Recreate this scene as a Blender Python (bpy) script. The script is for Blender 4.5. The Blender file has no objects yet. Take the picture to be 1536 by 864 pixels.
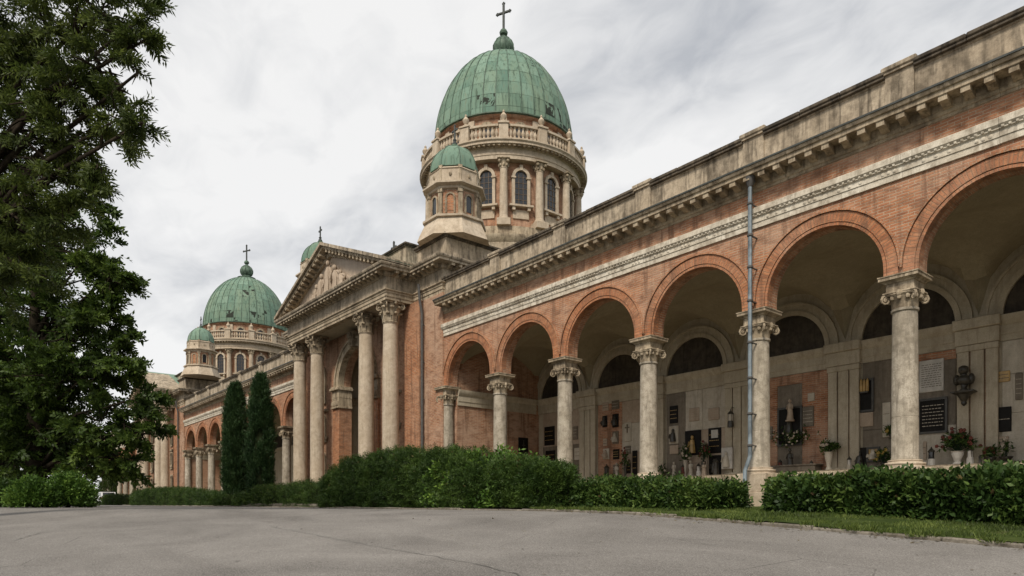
import bpy, bmesh, math, random
import numpy as np
from mathutils import Vector, Matrix, noise
random.seed(7); RNG = np.random.default_rng(7)
C = bpy.context.scene.collection
scene = bpy.context.scene
PI = math.pi
R_ = math.radians

# ------------------------------------------------------------------ camera
EYE = 1.3
CX, SX = 848/1329.54, 1024/1329.54          # the facade runs along X, the building lies towards +Y
cam_d = bpy.data.cameras.new('camera'); cam = bpy.data.objects.new('camera', cam_d); C.objects.link(cam)
cam.location = (0, 0, EYE)
cam.rotation_euler = (PI/2, 0, math.atan2(SX, CX))   # looks level, along (-SX, CX)
cam_d.sensor_width = 36; cam_d.lens = 24
cam_d.shift_y = 331/1536
cam_d.clip_start = .1; cam_d.clip_end = 3000
scene.camera = cam

# ------------------------------------------------------------------ overcast sky and soft sun
SUN_EL, SUN_AZ = R_(48), R_(-62)             # azimuth of the direction towards the sun, from +X
w = bpy.data.worlds.new('World'); scene.world = w; w.use_nodes = True
nt = w.node_tree; N = nt.nodes; L = nt.links
for n in list(N): N.remove(n)
def nd(t, **k):
    n = N.new(t)
    for a, b in k.items(): setattr(n, a, b)
    return n
out = nd('ShaderNodeOutputWorld'); bg = nd('ShaderNodeBackground'); bg.inputs[1].default_value = .1
sky = nd('ShaderNodeTexSky', sky_type='NISHITA', sun_disc=False, sun_elevation=SUN_EL, sun_rotation=PI/2-SUN_AZ)
tc = nd('ShaderNodeTexCoord')
sep = nd('ShaderNodeSeparateXYZ'); L.new(tc.outputs['Generated'], sep.inputs[0])
zz = nd('ShaderNodeMath', operation='MAXIMUM'); L.new(sep.outputs[2], zz.inputs[0]); zz.inputs[1].default_value = 0
za = nd('ShaderNodeMath', operation='ADD'); L.new(zz.outputs[0], za.inputs[0]); za.inputs[1].default_value = .22
dv = nd('ShaderNodeVectorMath', operation='DIVIDE'); L.new(tc.outputs['Generated'], dv.inputs[0])
cb = nd('ShaderNodeCombineXYZ'); 
for i in range(3): L.new(za.outputs[0], cb.inputs[i])
L.new(cb.outputs[0], dv.inputs[1])
mp = nd('ShaderNodeMapping'); mp.inputs['Scale'].default_value = (1.2, 1.75, .5); mp.inputs['Rotation'].default_value = (0, 0, .5)
L.new(dv.outputs[0], mp.inputs[0])
n1 = nd('ShaderNodeTexNoise'); n1.inputs['Scale'].default_value = 1.5; n1.inputs['Detail'].default_value = 6; n1.inputs['Roughness'].default_value = .5; n1.inputs['Distortion'].default_value = .5
L.new(mp.outputs[0], n1.inputs['Vector'])
n2 = nd('ShaderNodeTexNoise'); n2.inputs['Scale'].default_value = 5.5; n2.inputs['Detail'].default_value = 7; n2.inputs['Roughness'].default_value = .55; n2.inputs['Distortion'].default_value = .7
L.new(mp.outputs[0], n2.inputs['Vector'])
nm_ = nd('ShaderNodeMath', operation='MULTIPLY_ADD'); L.new(n2.outputs[0], nm_.inputs[0]); nm_.inputs[1].default_value = .38; nm_.inputs[2].default_value = -.19
na = nd('ShaderNodeMath', operation='ADD'); L.new(n1.outputs[0], na.inputs[0]); L.new(nm_.outputs[0], na.inputs[1])
cr = nd('ShaderNodeValToRGB'); L.new(na.outputs[0], cr.inputs[0])
e = cr.color_ramp.elements
e[0].position = .28; e[0].color = (2.2, 2.27, 2.4, 1)
e[1].position = .63; e[1].color = (4.0, 3.97, 3.92, 1)
m = e.new(.46); m.color = (3.3, 3.31, 3.33, 1)
mx = nd('ShaderNodeMix', data_type='RGBA'); mx.inputs[0].default_value = .96
L.new(sky.outputs[0], mx.inputs[6]); L.new(cr.outputs[0], mx.inputs[7])
L.new(mx.outputs[2], bg.inputs[0]); L.new(bg.outputs[0], out.inputs[0])
sd = bpy.data.lights.new('sun', 'SUN'); so = bpy.data.objects.new('sun', sd); C.objects.link(so)
sd.energy = 1.5; sd.angle = R_(13); sd.color = (1, .92, .80)
sv = Vector((math.cos(SUN_EL)*math.cos(SUN_AZ), math.cos(SUN_EL)*math.sin(SUN_AZ), math.sin(SUN_EL)))
so.rotation_euler = sv.to_track_quat('Z', 'Y').to_euler(); so.location = (0, -20, 40)
vs = scene.view_settings
vs.view_transform = 'Standard'; vs.look = 'None'; vs.exposure = 1.2; vs.gamma = 1; vs.use_curve_mapping = False

# ------------------------------------------------------------------ materials
class NT:
    def __init__(s, name):
        s.m = bpy.data.materials.new(name); s.m.use_nodes = True
        s.t = s.m.node_tree; s.N = s.t.nodes; s.L = s.t.links
        s.b = s.N['Principled BSDF']; s.o = s.N['Material Output']
        s.geo = s.n('ShaderNodeNewGeometry')
    def n(s, t, **k):
        q = s.N.new(t)
        for a, b in k.items(): setattr(q, a, b)
        return q
    def l(s, a, b): s.L.new(a, b)
    def pos(s, sc=(1, 1, 1)):
        q = s.n('ShaderNodeMapping'); q.inputs['Scale'].default_value = sc; s.l(s.geo.outputs['Position'], q.inputs[0]); return q.outputs[0]
    def noise(s, vec, scale, detail=4, rough=.55, dist=0):
        q = s.n('ShaderNodeTexNoise'); s.l(vec, q.inputs['Vector'])
        q.inputs['Scale'].default_value = scale; q.inputs['Detail'].default_value = detail; q.inputs['Roughness'].default_value = rough; q.inputs['Distortion'].default_value = dist
        return q.outputs[0]
    def ramp(s, f, a, b, ca=0., cb_=1.):
        q = s.n('ShaderNodeMapRange'); s.l(f, q.inputs[0])
        for i, v in enumerate((a, b, ca, cb_)): q.inputs[i+1].default_value = v
        return q.outputs[0]
    def mix(s, f, a, b, mode='MIX'):
        q = s.n('ShaderNodeMix', data_type='RGBA', blend_type=mode)
        for i, v in ((0, f), (6, a), (7, b)):
            if hasattr(v, 'is_linked'): s.l(v, q.inputs[i])
            else: q.inputs[i].default_value = v if i == 0 else (*v, 1)
        return q.outputs[2]
    def math(s, op, a, b=0.):
        q = s.n('ShaderNodeMath', operation=op)
        for i, v in enumerate((a, b)):
            if hasattr(v, 'is_linked'): s.l(v, q.inputs[i])
            else: q.inputs[i].default_value = v
        return q.outputs[0]
    def bump(s, h, strength=.4, dist=.02):
        q = s.n('ShaderNodeBump'); q.inputs['Strength'].default_value = strength; q.inputs['Distance'].default_value = dist
        s.l(h, q.inputs['Height']); s.l(q.outputs[0], s.b.inputs['Normal'])
    def done(s, col, rough=.85, spec=.2):
        if hasattr(col, 'is_linked'): s.l(col, s.b.inputs['Base Color'])
        else: s.b.inputs['Base Color'].default_value = (*col, 1)
        s.b.inputs['Roughness'].default_value = rough
        s.b.inputs['Specular IOR Level'].default_value = spec
        return s.m

def mat_brick(name, c1, c2, mortar, pale=.35, bw=.25, rh=.066):
    s = NT(name); uv = s.n('ShaderNodeUVMap')
    q = s.n('ShaderNodeTexBrick'); s.l(uv.outputs[0], q.inputs[0])
    q.inputs['Scale'].default_value = 1; q.inputs['Brick Width'].default_value = bw; q.inputs['Row Height'].default_value = rh
    q.inputs['Mortar Size'].default_value = .010; q.inputs['Mortar Smooth'].default_value = .25; q.inputs['Bias'].default_value = -.05
    q.inputs['Color1'].default_value = (*c1, 1); q.inputs['Color2'].default_value = (*c2, 1); q.inputs['Mortar'].default_value = (*mortar, 1)
    big = s.noise(s.pos(), .55, 5, .6, .5); mid = s.noise(s.pos((1, 1, 2.2)), 2.4, 6, .65, .3); runs = s.noise(s.pos((3, 3, .28)), 1.4, 5, .6, .3)
    one = s.n('ShaderNodeTexNoise'); mp_ = s.n('ShaderNodeMapping'); mp_.inputs['Scale'].default_value = (1/bw, 1/rh, 1); s.l(uv.outputs[0], mp_.inputs[0]); s.l(mp_.outputs[0], one.inputs['Vector']); one.inputs['Scale'].default_value = .75; one.inputs['Detail'].default_value = 2
    fine = s.noise(s.pos(), 38, 3)
    c = s.mix(s.ramp(one.outputs[0], .52, .66, 0, .55), q.outputs[0], (.17, .065, .035))
    c = s.mix(s.ramp(one.outputs[0], .45, .33, 0, .5), c, (.52, .30, .17))
    c = s.mix(s.math('MULTIPLY', q.outputs[1], .85), c, mortar)
    c = s.mix(s.ramp(big, .42, .62, 0, pale), c, (.52, .38, .28))
    c = s.mix(s.ramp(mid, .48, .68, 0, .7), c, (.17, .085, .05))
    c = s.mix(s.ramp(mid, .40, .28, 0, .4), c, (.55, .40, .29))
    c = s.mix(s.ramp(runs, .53, .64, 0, .65), c, (.15, .085, .055))
    c = s.mix(s.ramp(fine, .35, .75, .0, .4), c, (.26, .15, .10))
    h = s.math('ADD', s.math('MULTIPLY', q.outputs[1], -1.), s.math('MULTIPLY', fine, .8))
    s.bump(h, .7, .014)
    return s.done(c, .9, .12)

def mat_stone(name, base, light, dark, streak=.6, blot=.5, bumpd=.012, rough=.85, sscale=1., grime=.5):
    s = NT(name)
    big = s.noise(s.pos(), 1.1*sscale, 6, .62, .6)
    mid = s.noise(s.pos(), 6*sscale, 6, .65)
    fine = s.noise(s.pos(), 42, 4, .65)
    s1 = s.noise(s.pos((4, 4, .40)), 2.2*sscale, 5, .62, .3); s2 = s.noise(s.pos((1.5, 1.5, .30)), 1.5*sscale, 5, .6, .4)
    c = s.mix(s.ramp(big, .36, .64), base, light)
    c = s.mix(s.ramp(mid, .46, .70, 0, blot), c, dark)
    c = s.mix(s.math('MULTIPLY', s.ramp(s2, .45, .62, 0, streak), s.ramp(mid, .3, .55, .45, 1)), c, dark)
    c = s.mix(s.math('MULTIPLY', s.ramp(s1, .52, .64, 0, streak), s.ramp(big, .35, .55, .3, 1)), c, tuple(v*.7 for v in dark))
    c = s.mix(s.ramp(s1, .40, .30, 0, .45), c, tuple(min(.85, v*1.15) for v in light))
    c = s.mix(s.ramp(fine, .42, .72, 0, grime), c, tuple(v*.55 for v in base))
    s.bump(s.math('ADD', mid, s.math('MULTIPLY', fine, .7)), .6, bumpd)
    return s.done(c, rough)

def mat_plain(name, col, rough=.6, spec=.3, var=.25, sc=7, metal=0):
    s = NT(name); a = s.noise(s.pos(), sc, 5, .6)
    c = s.mix(s.ramp(a, .35, .7), tuple(v*(1-var) for v in col), tuple(min(1, v*(1+var)) for v in col))
    s.b.inputs['Metallic'].default_value = metal
    s.bump(a, .15, .01)
    return s.done(c, rough, spec)

def mat_copper(name, worn=.80):
    s = NT(name); oi = s.n('ShaderNodeObjectInfo')
    big = s.noise(s.pos((1, 1, .5)), .8, 6, .6, .5); strk = s.noise(s.pos((4, 4, .16)), 1.7, 6, .7, .3); spot = s.noise(s.pos((1, 1, .55)), 1.9, 5, .6, .4)
    c = s.mix(oi.outputs['Random'], (.105, .185, .143), (.185, .28, .218))
    c = s.mix(s.ramp(big, .4, .7, 0, .8), c, (.19, .25, .175))
    c = s.mix(s.ramp(strk, .50, .64, 0, .85), c, (.065, .10, .07))
    c = s.mix(s.ramp(strk, .42, .30, 0, .6), c, (.17, .15, .09))
    r2 = s.math('FRACT', s.math('MULTIPLY', oi.outputs['Random'], 37.3))
    lim = s.ramp(r2, 0, 1, worn, worn+.22)
    d = s.ramp(s.math('SUBTRACT', spot, lim), 0, .02)
    c = s.mix(s.math('MULTIPLY', d, .9), c, (.016, .014, .011))
    fine = s.noise(s.pos(), 30, 3); s.bump(s.math('ADD', fine, spot), .3, .02)
    return s.done(c, .75, .15)

def mat_leaf(name, dark, mid, light, transl=.25):
    s = NT(name); at = s.n('ShaderNodeAttribute', attribute_name='tint')
    q = s.n('ShaderNodeValToRGB'); s.l(at.outputs['Fac'], q.inputs[0])
    e = q.color_ramp.elements; e[0].position = 0; e[0].color = (*dark, 1); e[1].position = 1; e[1].color = (*light, 1)
    m_ = e.new(.5); m_.color = (*mid, 1)
    s.done(q.outputs[0], .5, .22)
    t = s.n('ShaderNodeBsdfTranslucent'); s.l(q.outputs[0], t.inputs[0])
    x = s.n('ShaderNodeMixShader'); x.inputs[0].default_value = transl
    s.l(s.b.outputs[0], x.inputs[1]); s.l(t.outputs[0], x.inputs[2]); s.l(x.outputs[0], s.o.inputs[0])
    return s.m

M = {}
M['brick'] = mat_brick('brick_wall', (.47, .205, .10), (.37, .145, .07), (.47, .35, .25), .5)
M['brick_bright'] = mat_brick('brick_orange', (.47, .185, .078), (.39, .14, .058), (.43, .30, .2), .25)
M['brick_pale'] = mat_brick('brick_pale', (.44, .215, .118), (.36, .16, .088), (.48, .36, .255), .6)
M['voussoir'] = mat_brick('brick_voussoir', (.47, .19, .085), (.37, .13, .058), (.30, .16, .09), .25, .30, .078)
M['stone'] = mat_stone('limestone', (.40, .32, .22), (.53, .44, .32), (.12, .09, .06), .75, .6)
M['shaft'] = mat_stone('limestone_shaft', (.46, .37, .27), (.58, .49, .38), (.24, .185, .13), .25, .5, .012)
M['shaft_grey'] = mat_stone('limestone_grey', (.41, .355, .275), (.54, .475, .385), (.15, .125, .09), .5, .75, .018, grime=.75)
M['trim'] = mat_stone('white_stone', (.60, .53, .42), (.74, .68, .57), (.20, .155, .105), .45, .65)
M['sooty'] = mat_stone('sooty_stone', (.40, .325, .235), (.53, .445, .335), (.075, .06, .043), .75, .55, .018)
M['coping'] = mat_stone('black_crusted_stone', (.085, .07, .052), (.19, .155, .115), (.025, .021, .017), .8, .7)
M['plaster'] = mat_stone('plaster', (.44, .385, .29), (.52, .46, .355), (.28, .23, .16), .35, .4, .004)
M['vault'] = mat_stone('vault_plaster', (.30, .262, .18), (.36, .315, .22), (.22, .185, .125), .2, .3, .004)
M['lunette'] = mat_stone('dark_mural', (.05, .042, .033), (.10, .08, .058), (.022, .019, .016), .4, .7, .004, .7)
M['slate'] = mat_stone('grey_slab', (.18, .15, .113), (.24, .20, .152), (.10, .083, .06), .5, .6, .004, .5)
M['marble'] = mat_stone('pale_marble', (.48, .43, .345), (.56, .51, .42), (.30, .25, .19), .4, .4, .004, .45)
M['pink'] = mat_stone('pink_stone', (.40, .315, .235), (.47, .38, .29), (.26, .195, .14), .3, .4, .004, .5)
M['black'] = mat_plain('black_granite', (.012, .0105, .009), .5, .12)
M['bronze'] = mat_plain('dark_bronze', (.045, .04, .03), .4, .5, .4)
M['gold'] = mat_plain('gilt', (.42, .27, .09), .35, .5, .3)
M['white'] = mat_plain('white_enamel', (.50, .475, .43), .5, .3, .15)
M['kerb'] = mat_stone('kerb_granite', (.17, .15, .12), (.26, .23, .19), (.06, .05, .035), .4, .8, .02)
M['copper'] = mat_copper('copper_patina'); M['copper_worn'] = mat_copper('worn_copper', .45)
M['seam'] = mat_plain('copper_seam', (.085, .13, .095), .6, .3, .5, 3)
M['iron'] = mat_plain('dark_iron', (.05, .055, .05), .5, .4)
M['zinc'] = mat_plain('zinc_pipe', (.155, .185, .205), .6, .25, .45, 4, .1)
M['lead'] = mat_plain('old_lead_pipe', (.09, .085, .08), .6, .3)
M['glass'] = mat_plain('dark_glass', (.018, .02, .023), .08, .6)
M['bars'] = mat_plain('window_bars', (.11, .08, .055), .6)
M['bark'] = mat_plain('bark', (.030, .024, .017), .95, .05, .5, 9)
M['yew'] = mat_leaf('yew_leaf', (.014, .030, .008), (.036, .070, .014), (.09, .145, .028))
M['laurel'] = mat_leaf('laurel_leaf', (.012, .026, .007), (.034, .068, .014), (.115, .170, .036), .2)
M['light'] = mat_leaf('light_leaf', (.022, .05, .010), (.065, .13, .020), (.19, .29, .05))
M['conifer'] = mat_leaf('conifer_leaf', (.016, .026, .007), (.046, .068, .014), (.14, .175, .038), .4)
M['broad'] = mat_leaf('broad_leaf', (.015, .028, .007), (.042, .074, .013), (.14, .20, .036), .4)
M['cypress'] = mat_leaf('cypress_leaf', (.012, .03, .012), (.026, .056, .018), (.05, .09, .028), .12)
M['grass'] = mat_leaf('grass_blade', (.028, .040, .010), (.07, .105, .02), (.18, .22, .055))
M['litter'] = mat_leaf('dry_leaf', (.05, .035, .018), (.11, .08, .035), (.16, .14, .05), .1)
M['core'] = mat_plain('foliage_core', (.018, .024, .010), .9, .05)  # dark fill colour of the solid cores behind the leaves
M['petal_red'] = mat_plain('red_petal', (.15, .05, .038), .7, .1, .6, 30)
M['petal_white'] = mat_plain('white_petal', (.45, .38, .30), .7, .1, .3, 30)
M['petal_yellow'] = mat_plain('yellow_petal', (.36, .26, .07), .7, .1, .4, 30)
M['car'] = mat_plain('white_paint', (.62, .62, .62), .25, .5, .05)
M['rubber'] = mat_plain('rubber', (.02, .02, .02), .8)
M['tail'] = mat_plain('red_lens', (.30, .02, .015), .2, .5)

def mat_asphalt():
    s = NT('asphalt')
    f1 = s.noise(s.pos(), 60, 3, .7); f2 = s.noise(s.pos(), 9, 5, .7); b1 = s.noise(s.pos((1, 1, 1)), .35, 6, .6, 1.)
    b2 = s.noise(s.pos((.25, 1.2, 1)), .8, 5, .6, .8)
    c = s.mix(s.ramp(b1, .35, .65), (.115, .107, .099), (.215, .202, .187))
    c = s.mix(s.ramp(b2, .45, .7, 0, .4), c, (.25, .236, .22))
    c = s.mix(s.ramp(f2, .35, .7, 0, .35), c, (.10, .09, .08))
    c = s.mix(s.ramp(f1, .50, .66, 0, .6), c, (.36, .34, .315))
    c = s.mix(s.ramp(f1, .48, .34, 0, .65), c, (.045, .04, .035))
    v = s.n('ShaderNodeTexVoronoi', feature='DISTANCE_TO_EDGE'); s.l(s.mix(.12, s.pos(), s.n('ShaderNodeTexNoise').outputs[1]), v.inputs[0]); v.inputs['Scale'].default_value = .35
    crack = s.math('MULTIPLY', s.ramp(v.outputs[0], .0035, .001, 0, .6), s.ramp(b2, .52, .60))
    c = s.mix(crack, c, (.05, .045, .04))
    s.bump(s.math('ADD', f1, s.math('MULTIPLY', f2, .6)), .6, .012)
    return s.done(c, .85, .25)
M['asphalt'] = mat_asphalt()
def mat_soil():
    s = NT('lawn_soil'); a = s.noise(s.pos(), 1.6, 5, .6); b = s.noise(s.pos(), 22, 4)
    c = s.mix(s.ramp(a, .42, .6), (.035, .052, .014), (.06, .08, .022)); c = s.mix(s.ramp(a, .62, .74, 0, .8), c, (.13, .10, .065)); c = s.mix(s.ramp(b, .4, .7, 0, .5), c, (.03, .045, .014))
    s.bump(b, .8, .04); return s.done(c, .95, .05)
M['soil'] = mat_soil()

# ------------------------------------------------------------------ mesh helpers
WL = {}                                       # world location of every object that has children
def wl(o): return WL.get(o.name, Vector((0, 0, 0))) if o else Vector((0, 0, 0))

class MB:
    def __init__(s): s.v = []; s.f = []; s.uv = []
    def face(s, pts, uv=None):
        k = len(s.v); s.v += [tuple(p) for p in pts]; s.f.append(tuple(range(k, k+len(pts))))
        if uv is None:
            a = Vector(pts[0]); n = Vector((0, 0, 0))
            for i in range(1, len(pts)-1): n += (Vector(pts[i])-a).cross(Vector(pts[i+1])-a)
            ax = max(range(3), key=lambda i: abs(n[i]))
            uv = [((p[1], p[2]) if ax == 0 else (p[0], p[2]) if ax == 1 else (p[0], p[1])) for p in pts]
        s.uv.append(uv)
    def box(s, x0, x1, y0, y1, z0, z1, c=0):
        if c <= 0:
            p = [(x, y, z) for z in (z0, z1) for y in (y0, y1) for x in (x0, x1)]
            for q in ((0, 2, 3, 1), (4, 5, 7, 6), (0, 1, 5, 4), (2, 6, 7, 3), (0, 4, 6, 2), (1, 3, 7, 5)): s.face([p[i] for i in q])
            return
        bm = bmesh.new(); bmesh.ops.create_cube(bm, size=1)
        for v in bm.verts: v.co = Vector(((x0+x1)/2+v.co.x*(x1-x0), (y0+y1)/2+v.co.y*(y1-y0), (z0+z1)/2+v.co.z*(z1-z0)))
        bmesh.ops.bevel(bm, geom=bm.edges[:], offset=c, segments=1, affect='EDGES')
        for f in bm.faces: s.face([tuple(v.co) for v in f.verts])
        bm.free()
    def prism(s, poly, axis, a, b):            # poly in the plane across axis: x -> (y,z), y -> (x,z), z -> (x,y)
        def P(p, t): return (t, p[0], p[1]) if axis == 'x' else (p[0], t, p[1]) if axis == 'y' else (p[0], p[1], t)
        ar = sum(poly[i][0]*poly[(i+1) % len(poly)][1]-poly[(i+1) % len(poly)][0]*poly[i][1] for i in range(len(poly)))
        if (ar < 0) != (axis == 'y'): poly = poly[::-1]
        n = len(poly)
        for i in range(n):
            p, q = poly[i], poly[(i+1) % n]; s.face([P(p, a), P(q, a), P(q, b), P(p, b)])
        s.face([P(p, b) for p in poly]); s.face([P(p, a) for p in poly[::-1]])
    def lathe(s, prof, n, c=(0, 0), ph=0., a0=0., a1=2*PI, cap=True):
        full = abs(a1-a0-2*PI) < 1e-6; Rm = max(p[0] for p in prof); d = 0; ds = [0]
        for i in range(1, len(prof)): ds.append(ds[-1]+math.hypot(prof[i][0]-prof[i-1][0], prof[i][1]-prof[i-1][1]))
        base = len(s.v); m_ = n if full else n+1
        for (r, z) in prof:
            for k in range(m_):
                a = ph+a0+(a1-a0)*k/n; s.v.append((c[0]+r*math.cos(a), c[1]+r*math.sin(a), z))
        for i in range(len(prof)-1):
            for k in range(n):
                k2 = (k+1) % m_; a, b = base+i*m_+k, base+i*m_+k2
                s.f.append((a, b, b+m_, a+m_)); u0, u1 = (a1-a0)*k/n*Rm, (a1-a0)*(k+1)/n*Rm
                vz0, vz1 = (prof[i][1], prof[i+1][1]) if abs(prof[i][1]-prof[i+1][1]) > .3 else (ds[i], ds[i+1])
                s.uv.append([(u0, vz0), (u1, vz0), (u1, vz1), (u0, vz1)])
        if full and cap:
            for i, flip in ((0, True), (len(prof)-1, False)):
                if prof[i][0] > 1e-4:
                    ring = [base+i*m_+k for k in range(m_)]
                    if flip: ring = ring[::-1]
                    s.f.append(tuple(ring)); s.uv.append([(s.v[j][0], s.v[j][1]) for j in ring])
    def tube(s, pts, rad, n=6):
        pts = [Vector(p) for p in pts]; rad = rad if hasattr(rad, '__len__') else [rad]*len(pts); base = len(s.v); up = None
        for i, p in enumerate(pts):
            d = (pts[min(i+1, len(pts)-1)]-pts[max(i-1, 0)]).normalized()
            if up is None: up = Vector((0, 0, 1)) if abs(d.z) < .9 else Vector((1, 0, 0))
            a = d.cross(up).normalized(); b = a.cross(d); up = b
            for k in range(n): s.v.append(tuple(p+(a*math.cos(2*PI*k/n)+b*math.sin(2*PI*k/n))*rad[i]))
        for i in range(len(pts)-1):
            for k in range(n):
                a, b = base+i*n+k, base+i*n+(k+1) % n; s.f.append((a, b, b+n, a+n)); s.uv.append([(k/n, i), ((k+1)/n, i), ((k+1)/n, i+1), (k/n, i+1)])
        for i, fl in ((0, 1), (len(pts)-1, 0)):
            r = [base+i*n+k for k in range(n)]; r = r[::-1] if not fl else r
            s.f.append(tuple(r)); s.uv.append([(0, 0)]*n)
    def ball(s, c, r, n=8, m_=5, rot=None):
        r = r if hasattr(r, '__len__') else (r, r, r); base = len(s.v); c = Vector(c)
        for i in range(m_+1):
            t = PI*i/m_
            for k in range(n):
                a = 2*PI*k/n; p = Vector((r[0]*math.sin(t)*math.cos(a), r[1]*math.sin(t)*math.sin(a), -r[2]*math.cos(t)))
                if rot: p = rot @ p
                s.v.append(tuple(c+p))
        for i in range(m_):
            for k in range(n):
                a, b = base+i*n+k, base+i*n+(k+1) % n; s.f.append((a, b, b+n, a+n)); s.uv.append([(k, i), (k+1, i), (k+1, i+1), (k, i+1)])
    def ring(s, cx, cz, r0, r1, y0, y1, a0=0., a1=PI, n=24):    # arch ring, face towards -Y at y0
        rm = (r0+r1)/2
        for i in range(n):
            t0, t1 = a0+(a1-a0)*i/n, a0+(a1-a0)*(i+1)/n
            def P(r, t, y): return (cx+r*math.cos(t), y, cz+r*math.sin(t))
            u = [(r0, t0*rm), (r1, t0*rm), (r1, t1*rm), (r0, t1*rm)]
            s.face([P(r0, t0, y0), P(r1, t0, y0), P(r1, t1, y0), P(r0, t1, y0)], u)
            s.face([P(r1, t0, y0), P(r1, t0, y1), P(r1, t1, y1), P(r1, t1, y0)], [(y0, t0*rm), (y1, t0*rm), (y1, t1*rm), (y0, t1*rm)])
            s.face([P(r0, t1, y0), P(r0, t1, y1), P(r0, t0, y1), P(r0, t0, y0)], [(y0, t1*rm), (y1, t1*rm), (y1, t0*rm), (y0, t0*rm)])
        for t, sg in ((a0, 1), (a1, -1)):
            q = [(cx+r*math.cos(t), y, cz+r*math.sin(t)) for r, y in ((r0, y0), (r0, y1), (r1, y1), (r1, y0))]
            s.face(q if sg > 0 else q[::-1])
    def sweep(s, prof, path, closed=True):     # prof: (outward, z); outward is to the right of the path direction
        n = len(path); offs = []
        for i, p in enumerate(path):
            p = Vector(p); d = []
            if i > 0: d.append((p-Vector(path[i-1])).normalized())
            if i < n-1: d.append((Vector(path[i+1])-p).normalized())
            nr = [Vector((q.y, -q.x)) for q in d]
            if len(nr) == 2: b = (nr[0]+nr[1]); b = b/ (1+nr[0].dot(nr[1]))
            else: b = nr[0]
            offs.append(b)
        k = len(prof); ln = 0
        for i in range(n-1):
            a, b = Vector(path[i]), Vector(path[i+1]); l2 = ln+(b-a).length; dv_ = 0
            for j in range(k if closed else k-1):
                p, q = prof[j], prof[(j+1) % k]; d2 = dv_+math.hypot(q[0]-p[0], q[1]-p[1])
                pt = lambda base, o, pr: (base[0]+o[0]*pr[0], base[1]+o[1]*pr[0], pr[1])
                s.face([pt(a, offs[i], p), pt(b, offs[i+1], p), pt(b, offs[i+1], q), pt(a, offs[i], q)], [(ln, dv_), (l2, dv_), (l2, d2), (ln, d2)]); dv_ = d2
            ln = l2
        if closed:
            for i, fl in ((0, 1), (n-1, 0)):
                q = [(path[i][0]+offs[i][0]*p[0], path[i][1]+offs[i][1]*p[0], p[1]) for p in prof]; s.face(q[::-1] if fl else q)
    def xf(s, mtx, start=0):
        for i in range(start, len(s.v)): s.v[i] = tuple(mtx @ Vector(s.v[i]))
    def build(s, name, mat, parent=None, at=None, sharp=35, smooth=True):
        at = Vector(at) if at is not None else wl(parent)
        me = bpy.data.meshes.new(name); vv = np.array(s.v, dtype=np.float32)-np.array(at, dtype=np.float32)
        me.from_pydata(vv.tolist(), [], s.f)
        ul = me.uv_layers.new(name='UVMap'); ul.data.foreach_set('uv', np.array([c for f in s.uv for c in f], dtype=np.float32).ravel())
        me.materials.append(M[mat] if isinstance(mat, str) else mat)
        if smooth:
            bm = bmesh.new(); bm.from_mesh(me); bmesh.ops.remove_doubles(bm, verts=bm.verts[:], dist=1e-4); bm.to_mesh(me); bm.free()
            me.polygons.foreach_set('use_smooth', [True]*len(me.polygons)); me.set_sharp_from_angle(angle=R_(sharp))
        return link(name, me, parent, at)

def link(name, me, parent, at, rz=0):
    o = bpy.data.objects.new(name, me); C.objects.link(o); at = Vector(at)
    if parent: o.parent = parent
    o.location = at-wl(parent); o.rotation_euler.z = rz
    WL[o.name] = at.copy(); return o
def empty(name, at):
    return link(name, None, None, at)
def tag(o, label=None, cat=None, group=None, kind=None):
    for k, v in (('label', label), ('category', cat), ('group', group), ('kind', kind)):
        if v: o[k] = v
    return o
def copy_tree(o, parent=None, at=None, rz=None):
    c = o.copy(); C.objects.link(c); c.parent = parent
    if at is not None: c.location = Vector(at)-wl(parent); WL[c.name] = Vector(at)
    else: c.location = o.location.copy(); WL[c.name] = wl(parent)+c.location
    if rz is not None: c.rotation_euler.z = rz
    for k in ch_of.get(o.name, []):
        k2 = copy_tree(k, c); ch_of.setdefault(c.name, []).append(k2)
    return c
ch_of = {}
_link = link
def link(name, me, parent, at, rz=0):
    o = _link(name, me, parent, at, rz)
    if parent: ch_of.setdefault(parent.name, []).append(o)
    return o
def dup(o, parent, at, rz=None):
    c = copy_tree(o, parent, at, rz); ch_of.setdefault(parent.name, []).append(c); return c

# photograph measurements -> world: where the sight line at (x, y) meets the plane Y
def at(x, y, Y):
    t = (x-768)/1024; q = SX*t+CX
    return (Y*(CX*t-SX)/q, EYE+(763-y)*(Y/q)/1024)
def cw(x, Z):                                 # ground position at image column x, depth Z
    xc = (x-768)/1024*Z
    return (CX*xc-SX*Z, SX*xc+CX*Z)

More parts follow.
